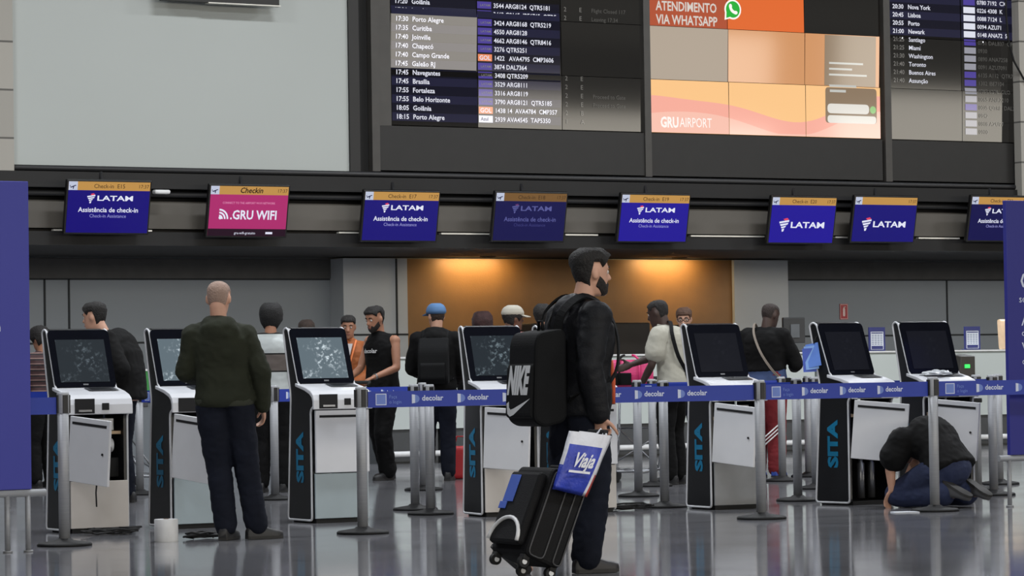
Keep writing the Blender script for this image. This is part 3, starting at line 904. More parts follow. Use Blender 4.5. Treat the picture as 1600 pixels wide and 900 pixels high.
def kiosk(px, py, label, screen, door=None, sag=7, lower=None, inside=True, rz=0.0, height=1.0, low_open=False, fascia=True, sita=True):
    a = G(px, py)
    R = Matrix.Rotation(rz, 3, 'Z')
    o = a - R @ V((-KW / 2, -KD / 2, 0))
    t = thing('check_in_kiosk', label, 'kiosk', (o.x, o.y, 0), rz, group='self check-in kiosks')
    Y = lambda d: KD / 2 - d
    prof = [(0.0, 0.02), (0.40, 0.02), (0.40, 0.84), (0.455, 0.87), (0.46, 0.92), (0.42, 0.965), (0.33, 1.0), (0.20, 1.03), (0.04, 1.445), (-0.005, 1.462), (-0.045, 1.44), (0.06, 1.0), (0.07, 0.93)]
    pl = [(Y(d), z) for d, z in prof]
    rp = rounded(pl, 0.03, 3)
    for s in (-1, 1):
        x0, x1 = (-KW / 2, -KW / 2 + 0.028) if s < 0 else (KW / 2 - 0.028, KW / 2)
        bm = bmesh.new(); prism(bm, rp, x0, x1)
        sp = obj('side_panel', bm, m_kb, t)
        bm = bmesh.new()
        xe = s * KW / 2
        tube(bm, [(xe, y, z) for y, z in rp], 0.0085, 6, closed=True)
        obj('edge_trim', bm, m_trim, sp)
        if s < 0 and sita:
            A = Art()
            A.text('SITA', 0, 0, 0.158, m_cyan, 1, 'L', 0.05, width=0.385)
            A.build('lettering', sp, lambda u, v, l: V((-KW / 2 - 0.0025, Y(0.265) + v, 0.30 + u)))
    # column shell
    bm = bmesh.new(); bx(-KW / 2 + 0.03, KW / 2 - 0.03, Y(0.03), Y(0.015), 0.03, 0.98, bm)
    obj('back_panel', bm, m_kb, t)
    obj('base_plate', bx(-KW / 2 + 0.03, KW / 2 - 0.03, Y(0.41), Y(0.03), 0.0, 0.03), m_rub, t)
    # head
    bm = bmesh.new(); prism(bm, [(Y(d), z) for d, z in ((0.195, 1.035), (0.05, 1.435), (0.035, 1.455), (-0.005, 1.464), (-0.04, 1.44), (0.055, 1.0), (0.12, 1.0))], -KW / 2 + 0.03, KW / 2 - 0.03)
    head = obj('head', bm, m_kb, t)
    # glass front framed in black, screen set in it
    f0, f1 = V((0, Y(0.198), 1.035)), V((0, Y(0.047), 1.45))
    up = (f1 - f0); n = V((0, -up.z, up.y)).normalized(); n = n if n.y < 0 else -n
    pt = lambda u, v, k: V((u, f0.y + up.y * v, f0.z + up.z * v)) + n * k
    A = Art(); A.poly(rounded([(-KW / 2 - 0.004, 0.0), (KW / 2 + 0.004, 0.0), (KW / 2 + 0.004, 1.0), (-KW / 2 - 0.004, 1.0)], 0.04), m_kb, 0)
    bm = bmesh.new()
    out = rounded([(-KW / 2 - 0.004, 0.0), (KW / 2 + 0.004, 0.0), (KW / 2 + 0.004, up.length), (-KW / 2 - 0.004, up.length)], 0.035)
    vs0 = [bm.verts.new(pt(u, v / up.length, 0.012)) for u, v in out]; vs1 = [bm.verts.new(pt(u, v / up.length, -0.008)) for u, v in out]
    bm.faces.new(vs0); bm.faces.new(list(reversed(vs1)))
    for i in range(len(out)): bm.faces.new((vs0[i], vs0[(i + 1) % len(out)], vs1[(i + 1) % len(out)], vs1[i]))
    sf = obj('screen_frame', bm, mat('frame_gloss_black', (12, 14, 22), 0.12), t)
    A = Art(); A.rect(-0.19, 0.09, 0.19, 0.83, screen, 0)
    A.build('screen', t, lambda u, v, l: pt(u, v, 0.0145))
    A = Art(); A.rect(-0.02, 0.035, 0.02, 0.06, m_metal, 0); A.build('camera_eye', sf, lambda u, v, l: pt(u, v, 0.0145))
    # white console: a bent shell that rolls over the front edge
    cw = KW / 2 + 0.014
    outer = [(0.165, 1.043), (0.33, 1.012), (0.42, 0.985), (0.462, 0.955), (0.478, 0.915), (0.478, 0.845)]
    inner = [(0.452, 0.845), (0.452, 0.905), (0.438, 0.935), (0.405, 0.957), (0.32, 0.985), (0.165, 1.017)]
    bm = bmesh.new(); prism(bm, [(Y(d), z) for d, z in outer + inner], -cw, cw)
    con = obj('console', bm, m_kw, t, bevel=0.006)
    A = Art(); A.rect(-0.02, 0.0, 0.2, 1.0, m_metal, 0)
    tp = lambda u, v: V((u, Y(0.22 + 0.13 * v), 1.0355 - 0.0245 * v))
    A = Art(); A.rrect(-0.03, 0.05, 0.2, 0.95, 0.03, mat('pad_grey', (70, 72, 76), 0.3), 0); A.rect(0.0, 0.2, 0.16, 0.8, m_kb, 1)
    A.build('passport_pad', con, lambda u, v, l: tp(u, v) + V((0, -0.001, 0.003 + 0.001 * l)))
    bm = bmesh.new(); box(bm, (-0.125, Y(0.4805), 0.905), (0.15, 0.006, 0.105))
    if fascia:
        cr = obj('card_reader', bm, m_in, con)
        bm = bmesh.new(); box(bm, (-0.125, Y(0.487), 0.872), (0.10, 0.012, 0.014)); obj('card_slot', bm, m_metal, cr)
        bm = bmesh.new(); box(bm, (0.035, Y(0.4805), 0.90), (0.055, 0.006, 0.05)); obj('finger_pad', bm, m_in, con, bevel=0.004)
    else:
        bm.free()
        bm = bmesh.new(); box(bm, (-0.075, Y(0.4805), 0.9), (0.25, 0.006, 0.1)); obj('open_bay', bm, m_in, con)
    # lower panel
    dz0, dz1 = 0.375, 0.838
    if not low_open:
        obj('lower_panel', bx(-KW / 2 + 0.012, KW / 2 - 0.012, Y(0.438), Y(0.42), 0.035, dz0 - 0.006), lower or m_klow, t, bevel=0.003)
    # door
    dw, dh, th = KW - 0.02, dz1 - dz0, 0.022
    bm = bmesh.new(); box(bm, (dw / 2, 0, -dh / 2), (dw, th, dh))
    d = obj('door', bm, m_kdoor if door else m_kw, t, bevel=0.004)
    bm = bmesh.new(); box(bm, (dw / 2, -th / 2 - 0.001, -0.045), (dw * 0.86, 0.006, 0.018)); obj('receipt_slot', bm, m_in, d)
    bm = bmesh.new(); lathe(bm, [(0.009, 0), (0.009, 0.006), (0.004, 0.008)], 10, axis='Y')
    lk = obj('lock', bm, m_in, d); lk.location = (dw * 0.86, -th / 2 - 0.008, -dh * 0.52)
    d.location = (-KW / 2 + 0.01, Y(0.449 if not door else 0.47), dz1)
    if door:
        d.rotation_euler = (0, T(sag), -T(door))
        d.rotation_mode = 'XYZ'
    if inside and door:
        obj('paper_shelf', bx(-0.2, 0.2, Y(0.36), Y(0.05), 0.70, 0.722), m_wood, t)
        bm = bmesh.new(); box(bm, (0.08, Y(0.28), 0.77), (0.16, 0.1, 0.09)); box(bm, (0.02, Y(0.31), 0.755), (0.03, 0.03, 0.06)); obj('receipt_printer', bm, m_metal, t, bevel=0.004)
        bm = bmesh.new(); lathe(bm, [(0.05, -0.08), (0.05, 0.08)], 20, (0.08, Y(0.28), 0.62), axis='X'); obj('paper_roll', bm, m_wpl, t, smooth=True, auto=40)
        bm = bmesh.new(); box(bm, (0.06, Y(0.2), 0.46), (0.3, 0.2, 0.14)); obj('computer_unit', bm, m_rub, t, bevel=0.006)
        bm = bmesh.new()
        for k in range(3):
            tube(bm, [(0.0 + k * 0.05, Y(0.3), 0.7), (0.03 + k * 0.05, Y(0.34), 0.6), (0.0 + k * 0.06, Y(0.3), 0.46), (0.05, Y(0.33), 0.38)], 0.006, 6)
        obj('cable_loom', bm, m_rub, t)
    if low_open:
        bm = bmesh.new()
        for k, xx in enumerate((-0.14, -0.02, 0.12)):
            lathe(bm, [(0.03, 0.05), (0.03, 0.33), (0.018, 0.34), (0.018, 0.37)], 14, (xx, Y(0.27 + 0.03 * (k % 2)), 0))
        obj('spring_strut', bm, m_metal, t)
    return t


s_grey = speckled('screen_smudged_grey', (42, 48, 53), (150, 165, 175), 0.35)
s_pale = speckled('screen_smudged_pale', (98, 112, 120), (225, 235, 240), 1.0)
s_mid = speckled('screen_dusty', (38, 45, 51), (170, 190, 200), 0.5)
s_dark = speckled('screen_dark', (19, 20, 27), (60, 62, 70), 0.15)
K1 = kiosk(106, 834, 'leftmost kiosk with open door showing printer and paper roll inside', s_grey, door=74, sag=5, lower=m_kbei)
K2 = kiosk(268, 827, 'kiosk in front of the olive jacket man, its grey door ajar', s_pale, door=76, sag=6, fascia=False)
K3 = kiosk(488, 818, 'kiosk with closed white door and pale smudged screen, right of the olive jacket man', s_pale)
K4 = kiosk(754, 808, 'kiosk with dusty dark screen and ajar door, left of the walking man', s_mid, door=62, sag=3, lower=m_kbei, fascia=False, rz=T(-8))
K5 = kiosk(882, 803, 'kiosk mostly hidden behind the walking man', s_dark, door=None, lower=m_kbei)
K6 = kiosk(1112, 797, 'black-screened kiosk with hanging door, behind the belt right of the pink bag', s_dark, door=74, sag=5, lower=mat('kiosk_lower_dull', (120, 122, 124), 0.3), fascia=False, rz=T(-4))
K7 = kiosk(1328, 790, 'kiosk with blue leaflets hung on its left side and open bottom bay', s_dark, door=58, sag=5, low_open=True, fascia=False, rz=T(6))
K8 = kiosk(1446, 786, 'rightmost kiosk, above the kneeling technician', s_dark, door=58, sag=5, low_open=True, fascia=False, rz=T(-5))
# screwdriver-like dark cord hanging from the first kiosk's door
# blue leaflets hung at the seventh kiosk
p = K7.location
t = thing('leaflet_bundle', 'pale blue leaflets hanging from the left edge of a kiosk screen', 'leaflet', (p.x - 0.252, p.y + 0.13, 1.2))
m_lf = [mat('leaflet_blue', (92, 132, 214), 0.5), mat('leaflet_light', (132, 172, 232), 0.5), mat('leaflet_deep', (70, 96, 190), 0.5)]
for k in range(3):
    bm = bmesh.new(); Rk = Matrix.Rotation(T(-14 + 5 * k), 3, 'X') @ Matrix.Rotation(T(-50 + 6 * k), 3, 'Z')
    box(bm, (-0.035 - 0.012 * k, 0.012 * k, -0.02 * k), (0.105, 0.004, 0.19), Rk); obj('sheet', bm, m_lf[k], t)
bm = bmesh.new(); tube(bm, [(-0.03, 0, 0.09), (-0.01, 0.0, 0.14), (0.02, 0.0, 0.16)], 0.004, 6); obj('cord', bm, m_rub, t)
# open-backed second machine behind the rightmost kiosk
p = G(1500, 774)
t = thing('boarding_printer', 'opened machine with white paper rolls behind the rightmost kiosk', 'machine', (p.x, p.y, 0))
obj('cabinet', bx(-0.2, 0.2, 0.0, 0.3, 0.0, 0.5), mat('cabinet_grey', (70, 72, 75), 0.5), t, bevel=0.01)
obj('column', bx(-0.12, 0.12, 0.1, 0.3, 0.5, 1.0), m_rub, t, bevel=0.01)
obj('tray', bx(-0.26, 0.22, -0.05, 0.2, 0.78, 0.82), m_rub, t, bevel=0.008)
for k, xx in enumerate((-0.1, 0.08)):
    bm = bmesh.new(); lathe(bm, [(0.018, -0.062), (0.085, -0.06), (0.085, 0.06), (0.018, 0.062)], 22, (xx, -0.02, 0.63), axis='X'); obj('paper_roll', bm, m_wpl, t, smooth=True, auto=40)
obj('label_strip', bx(-0.06, 0.06, -0.062, -0.052, 0.79, 0.81), m_wpl, t)

# ================================================================= QUEUE POSTS AND BELTS
m_head = mat('post_head', (22, 22, 25), 0.5)
m_base = mat('post_base', (17, 17, 18), 0.6, spec=.25)
m_belt = mat('belt_blue', (34, 58, 160), 0.55, var=0.03)
m_bwhite = mat('belt_white', (206, 214, 236), 0.6); m_bpale = mat('belt_pale', (110, 134, 204), 0.6)
PTOP = 1.02
posts = {}


def post(px, py, label):
    p = G(px, py)
    if 'proto' not in posts:
        t = thing('queue_post', label, 'post', (p.x, p.y, 0), group='belt barrier posts')
        obj('tube', lathe(bmesh.new(), [(0.037, 0.03), (0.037, 0.97)], 20), m_steel, t)
        obj('base', lathe(bmesh.new(), [(0.18, 0.0), (0.182, 0.012), (0.17, 0.022), (0.06, 0.038), (0.045, 0.05), (0.04, 0.05)], 36), m_base, t)
        bm = lathe(bmesh.new(), [(0.04, 0.872), (0.041, 0.875), (0.041, 1.0), (0.036, 1.015), (0.0, 1.02)][:4], 20)
        h = obj('head', bm, m_steel, t)
        bm = bmesh.new(); box(bm, (0.036, 0, 0.935), (0.02, 0.034, 0.12)); box(bm, (-0.036, 0, 0.935), (0.02, 0.034, 0.12)); box(bm, (0, -0.036, 0.935), (0.034, 0.02, 0.12))
        obj('belt_slot', bm, m_head, h)
        posts['proto'] = t
        return t
    t = posts['proto'].copy(); C.objects.link(t); t.location = (p.x, p.y, 0); t['label'] = label
    for ch in posts['proto'].children:
        c = ch.copy(); C.objects.link(c); c.parent = t
        for g in ch.children:
            d = g.copy(); C.objects.link(d); d.parent = c
    return t


def belt(a, b, label, start=0.0, lab_at=None, n=None, zc=0.925):
    A, B = V(a.location), V(b.location)
    d = B - A; Ln = d.length; d.normalize()
    A = A + d * 0.048; B = B - d * 0.048; Ln = (B - A).length
    t = thing('barrier_belt', label, 'belt', (A.x, A.y, zc), math.atan2(d.y, d.x), group='blue barrier belts')
    h = 0.056
    obj('webbing', bx(0, Ln, -0.0015, 0.0015, -h, h), m_belt, t)
    x = 0.12
    bmap = lambda u, v, l: V((u, -0.003 - 0.001 * l, v))
    if lab_at is not None:
        art = Art(); x = lab_at if lab_at >= 0 else Ln + lab_at
        art.rect(x, -0.04, x + 0.08, 0.04, m_bwhite, 0); art.rect(x + 0.006, -0.034, x + 0.074, 0.034, m_bpale, 1)
        if lab_at >= 0:
            art.text('Faça', x + 0.1, 0.006, 0.034, m_bpale, 0); art.text('o login', x + 0.1, -0.03, 0.034, m_bpale, 0)
        art.build('printed_notice', t, bmap)
        x += 0.27
    while x + 0.28 < Ln:
        art = Art()
        art.poly([(x, -0.032), (x + 0.024, -0.029), (x + 0.024, 0.029), (x, 0.032)], m_bwhite, 0)
        art.poly([(x + 0.024, -0.029)] + [(x + 0.024 + 0.034 * math.sin(k * PI / 8), -0.029 * math.cos(k * PI / 8)) for k in range(1, 8)] + [(x + 0.024, 0.029)], m_bpale, 0)
        art.text('decolar', x + 0.075, -0.013, 0.053, m_bwhite, 0, bold=0.025)
        art.build('belt_logo', t, bmap)
        x += 0.345
    return t


F1 = post(101, 853, 'nearest queue post at left, in front of the leftmost kiosk')
F0 = post(-330, 872, 'queue post beyond the left edge of the view')
F2 = post(567, 834, 'front queue post at the right edge of the closed-door kiosk')
F3 = post(1190, 811, 'front queue post between two hanging-door kiosks, below the bald man')
F4 = post(1461, 799, 'front queue post before the kneeling technician')
F5 = post(1745, 789, 'queue post beyond the right edge of the view')
belt(F0, F1, 'blue belt running left from the nearest queue post to the banner', lab_at=None)
belt(F2, F3, 'long blue belt crossing in front of the walking man', lab_at=0.06)
belt(F3, F4, 'blue belt across the kiosk with hung leaflets', lab_at=0.06)
belt(F4, F5, 'blue belt from the kneeling technician to the right banner', lab_at=0.06)
B1 = post(219, 773, 'queue post between the two leftmost kiosks')
B2 = post(430, 781, 'queue post behind the olive jacket man, below the striped jumper')
B0 = post(20, 769, 'queue post behind the left blue banner')
B3 = post(649, 797, 'left post of the front pair between closed-door and dusty-screen kiosks')
B4 = post(673, 804, 'right, nearer post of the pair left of the dusty-screen kiosk')
B5 = post(662, 766, 'farther post standing behind the pair, below the blue cap man')
B6 = post(998, 776, 'left of the three posts beside the pink bag')
B7 = post(1021, 760, 'middle, farthest of the three posts beside the pink bag')
B8 = post(1039, 793, 'right, nearest of the three posts beside the pink bag')
B9 = post(1223, 752, 'queue post in front of the red trousers')
B10 = post(1247, 783, 'nearest post of the cluster left of the leaflet kiosk')
B11 = post(1264, 745, 'farthest post of the cluster left of the leaflet kiosk')
B12 = post(1275, 764, 'rightmost post of the cluster left of the leaflet kiosk')
B13 = post(1528, 766, 'left post of the cluster beside the right banner')
B14 = post(1553, 774, 'nearest post of the cluster beside the right banner')
B15 = post(1562, 757, 'farthest post of the cluster beside the right banner')
belt(B0, B1, 'blue belt behind the leftmost kiosk', lab_at=-0.22)
belt(B1, B2, 'blue belt behind the olive jacket man', lab_at=0.06)
belt(B2, B5, 'blue belt behind the closed-door kiosk', lab_at=None)
belt(B6, B10, 'second-row blue belt behind the pink bag and hanging-door kiosk', lab_at=0.06)
belt(B7, B9, 'third-row blue belt below the man in white shirt', lab_at=0.2)
belt(B10, B14, 'second-row blue belt behind the two right kiosks', lab_at=None)

# ================================================================= BLUE BANNERS ON STANDS
m_ban = mat('banner_blue_left', (58, 62, 158), 0.6, var=0.02, scale=1); m_ban2 = mat('banner_blue_right', (34, 37, 128), 0.6, var=0.02, scale=1)


def banner(pxe, pyb, side, label, m, letters):
    p = G(pxe, pyb)
    t = thing('banner_stand', label, 'banner', (p.x, p.y, 0), group=None)
    s = -1 if side == 'L' else 1
    Wd = 1.1
    x0, x1 = (-Wd, 0) if s < 0 else (0, Wd)
    obj('banner_board', bx(x0, x1, -0.02, 0.02, 0.40, 2.37), m, t, bevel=0.004)
    bm = bmesh.new()
    tube(bm, [(x0 - 0.1, 0.0, 0.375), (x1 + 0.1, 0, 0.375)], 0.024, 12)
    fr = obj('rail', bm, m_steel, t)
    for xx in ((-0.02, -0.16, -Wd + 0.05) if s < 0 else (0.0, Wd - 0.05)):
        bm = bmesh.new(); tube(bm, [(xx, 0, 0.37), (xx, 0, 0.012)], 0.018, 10); lathe(bm, [(0.03, 0), (0.03, 0.012)], 14, (xx, 0, 0))
        obj('leg', bm, m_steel, t)
    A = Art()
    for (tx, u, v, sz) in letters: A.text(tx, u, v, sz, m_bwhite, 0, 'R' if s < 0 else 'L')
    A.build('lettering', t, lambda u, v, l: V((u, -0.0225, v)))
    return t


banner(49, 862, 'L', 'bright blue upright banner on a steel stand at the left edge', m_ban, [('login', -0.2, 1.41, 0.09)])
banner(1578, 792, 'R', 'dark blue upright banner on a steel stand at the right edge', m_ban2, [('C', 0.12, 1.68, 0.2), ('self', 0.11, 1.58, 0.08), ('A', 0.13, 1.4, 0.13), ('de', 0.13, 1.32, 0.07), ('V', 0.13, 1.18, 0.13), ('ch', 0.13, 1.1, 0.07)])

# ================================================================= PEOPLE
DG_ = lambda: bpy.context.evaluated_depsgraph_get()


class Blob:
    """Overlapping closed volumes that are fused into one continuous skin."""

    def __init__(s, k=1.0):
        s.bm = bmesh.new(); s.k = k

    def ball(s, c, r, R=None):
        r = (r, r, r) if not isinstance(r, (tuple, list)) else r
        M = Matrix.Translation(V(c) * s.k) @ (R.to_4x4() if R is not None else Matrix.Identity(4)) @ Matrix.Diagonal((r[0] * s.k, r[1] * s.k, r[2] * s.k, 1))
        bmesh.ops.create_uvsphere(s.bm, u_segments=16, v_segments=10, radius=1, matrix=M)

    def cone(s, a, b, ra, rb, caps=True):
        a, b = V(a) * s.k, V(b) * s.k; ra *= s.k; rb *= s.k
        d = b - a
        if d.length < 1e-6: return
        u, v = frame_of(d); n = 14
        A = [s.bm.verts.new(a + (u * math.cos(2 * PI * i / n) + v * math.sin(2 * PI * i / n)) * ra) for i in range(n)]
        B = [s.bm.verts.new(b + (u * math.cos(2 * PI * i / n) + v * math.sin(2 * PI * i / n)) * rb) for i in range(n)]
        for i in range(n): s.bm.faces.new((A[i], A[(i + 1) % n], B[(i + 1) % n], B[i]))
        s.bm.faces.new(list(reversed(A))); s.bm.faces.new(B)
        if caps:
            for c, r in ((a, ra), (b, rb)):
                bmesh.ops.create_uvsphere(s.bm, u_segments=12, v_segments=8, radius=r, matrix=Matrix.Translation(c))

    def chain(s, pts, rs):
        for i in range(len(pts) - 1): s.cone(pts[i], pts[i + 1], rs[i], rs[i + 1])

    def loft(s, rings, n=20):
        """rings: (centre, lateral axis vector, front axis vector, half width, front depth, back depth)"""
        R = []
        for c, la, fa, w, df, db in rings:
            ring = []
            for i in range(n):
                t = 2 * PI * i / n
                cs, sn = math.cos(t), math.sin(t)
                e = 0.85
                x = math.copysign(abs(cs) ** e, cs) * w
                y = math.copysign(abs(sn) ** e, sn) * (df if sn > 0 else db)
                ring.append(s.bm.verts.new((V(c) + V(la) * x + V(fa) * y) * s.k))
            R.append(ring)
        for i in range(len(R) - 1):
            for k in range(n): s.bm.faces.new((R[i][k], R[i][(k + 1) % n], R[i + 1][(k + 1) % n], R[i + 1][k]))
        s.bm.faces.new(list(reversed(R[0]))); s.bm.faces.new(R[-1])

    def build(s, name, m, parent, voxel=0.011, smooth=4, wrinkle=0.0, wf=(9, 9, 5)):
        bmesh.ops.recalc_face_normals(s.bm, faces=s.bm.faces)
        me = bpy.data.meshes.new('tmp'); s.bm.to_mesh(me); s.bm.free()
        o = link('tmp', me)
        r = o.modifiers.new('r', 'REMESH'); r.mode = 'VOXEL'; r.voxel_size = voxel; r.use_smooth_shade = True
        if smooth:
            q = o.modifiers.new('s', 'SMOOTH'); q.factor = 0.5; q.iterations = smooth
        new = bpy.data.meshes.new_from_object(o.evaluated_get(DG_()))
        bpy.data.objects.remove(o); bpy.data.meshes.remove(me)
        new.name = name
        if wrinkle:
            off = V((random.uniform(0, 50), 3, 7))
            cs = [v.co.copy() for v in new.vertices]; ns = [v.normal.copy() for v in new.vertices]
            for v, c, nn in zip(new.vertices, cs, ns):
                q = V((c.x * wf[0], c.y * wf[1], c.z * wf[2])) + off
                h = noise.noise(q) + 0.5 * (1 - 2 * abs(noise.noise(q * 2.1)))
                v.co = c + nn * (wrinkle * h)
        new.materials.clear(); new.materials.append(m)
        for p in new.polygons: p.use_smooth = True
        return link(name, new, parent)


HEADR = [(-.120, .074, -.030, .022), (-.108, .088, .0, .040), (-.085, .093, .030, .053), (-.055, .093, .060, .061), (-.025, .092, .080, .067),
         (.005, .091, .094, .072), (.035, .094, .100, .0755), (.065, .091, .099, .0745), (.090, .076, .086, .065), (.108, .052, .062, .048), (.119, .024, .03, .024)]


def head_rings(c, R, inf=0.0, z0=-1, z1=1):
    out = []
    for z, f, b, w in HEADR:
        if z0 <= z <= z1:
            out.append((c + R @ V((0, 0, z + (inf * (1 if z > .05 else -.4 if z < -.09 else .3)))), R @ V((1, 0, 0)), R @ V((0, -1, 0)), w + inf, f + inf, b + inf))
    return out


def head_surface(z, phi, c, R, inf):
    """point on the head: z height, phi angle (0 = front, pi/2 = left side)"""
    for i in range(len(HEADR) - 1):
        if HEADR[i][0] <= z <= HEADR[i + 1][0]:
            t = (z - HEADR[i][0]) / (HEADR[i + 1][0] - HEADR[i][0])
            f, b, w = [HEADR[i][k] * (1 - t) + HEADR[i + 1][k] * t for k in (1, 2, 3)]
            break
    else:
        f, b, w = HEADR[-1][1:] if z > 0 else HEADR[0][1:]
    cx = math.sin(phi); cy = math.cos(phi)
    x = math.copysign(abs(cx) ** .85, cx) * (w + inf); y = math.copysign(abs(cy) ** .85, cy) * ((f if cy > 0 else b) + inf)
    return c + R @ V((x, -y, z))


def head_shell(name, m, parent, k, c, R, lo, hi, thick, top=True, n=40, rough=0.0, seed=0):
    """hair / beard / cap: a closed shell over part of the head. lo(phi), hi(phi): height limits; lo > hi leaves it out."""
    bm = bmesh.new()
    rows = 14
    phis = [2 * PI * i / n for i in range(n)]
    keep = [hi(p) - lo(p) > 0.004 for p in phis]
    outer = [[None] * n for _ in range(rows + 1)]; inner = [[None] * n for _ in range(rows + 1)]
    for i, p in enumerate(phis):
        for j in range(rows + 1):
            t = j / rows
            z = lo(p) + (max(hi(p), lo(p) + 0.0041) - lo(p)) * t
            th = thick(p, z) if callable(thick) else thick
            edge = min(1.0, 0.35 + 3.0 * t) * (1.0 if top else min(1.0, 0.3 + 3.5 * (1 - t)))
            q = head_surface(z, p, c, R, th * edge)
            up = R @ V((0, 0, 1))
            if top: q = q + up * th * max(0, (z - 0.06) / 0.06) * 0.9
            if rough: q = q + (q - c).normalized() * rough * noise.noise(q * 45 + V((seed, 0, 0)))
            outer[j][i] = bm.verts.new(q * k)
            inner[j][i] = bm.verts.new(head_surface(z, p, c, R, -0.012) * k)
    for i in range(n):
        i2 = (i + 1) % n
        if not (keep[i] or keep[i2]): continue
        if not (keep[i] and keep[i2]): pass
        for j in range(rows):
            bm.faces.new((outer[j][i], outer[j][i2], outer[j + 1][i2], outer[j + 1][i]))
            bm.faces.new((inner[j][i], inner[j + 1][i], inner[j + 1][i2], inner[j][i2]))
        bm.faces.new((outer[0][i], inner[0][i], inner[0][i2], outer[0][i2]))
        if not top: bm.faces.new((outer[rows][i], outer[rows][i2], inner[rows][i2], inner[rows][i]))
        if not keep[i - 1]: pass
    if top:
        bm.faces.new([outer[rows][i] for i in range(n)])
    bmesh.ops.delete(bm, geom=[v for v in bm.verts if not v.link_faces], context='VERTS')
    return obj(name, bm, m, parent, smooth=True, auto=60)


def hand(B, w, d, nrm, thumb, curl=22, s=1.0, rf=0.0098):
    """palm, five fingers of different lengths bent towards nrm, thumb out of the palm's side"""
    w, d, nrm = V(w), V(d).normalized(), V(nrm)
    nrm = (nrm - d * nrm.dot(d)).normalized()
    a = d.cross(nrm)
    ts = 1 if a.dot(V(thumb)) > 0 else -1
    Rm = Matrix((a, d, nrm)).transposed()
    B.ball(w + d * .05 * s, (.041 * s, .056 * s, .0165 * s), Rm)
    B.ball(w + d * .075 * s, (.042 * s, .03 * s, .0145 * s), Rm)
    for off, ln, r in ((.031, .078, 1), (.0105, .088, 1.03), (-.0105, .082, .98), (-.031, .064, .88)):
        p = w + d * .088 * s + a * off * ts * s
        ang = 0.0
        for k, (fr, cf) in enumerate(((.45, .7), (.31, 1.0), (.24, .9))):
            ang += math.radians(curl) * cf
            q = p + (d * math.cos(ang) + nrm * math.sin(ang)) * ln * fr * s
            B.cone(p, q, rf * r * (1 - .09 * k) * s, rf * r * (.91 - .09 * k) * s); p = q
    p = w + d * .028 * s + a * .03 * ts * s
    for k, ln in enumerate((.045, .038, .028)):
        t = [(.62, .75, .2), (.85, .4, .38), (.88, .1, .5)][k]
        q = p + (d * t[0] + a * ts * t[1] + nrm * t[2]).normalized() * ln * s
        B.cone(p, q, (.0145 - .002 * k) * s, (.0125 - .002 * k) * s); p = q


TORSO = [(-.10, .10, .07, .09), (-.04, .155, .095, .12), (.04, .168, .10, .12), (.2, .152, .10, .092), (.38, .146, .098, .085), (.6, .165, .112, .098), (.78, .172, .105, .105), (.90, .135, .078, .088), (.97, .075, .06, .062)]


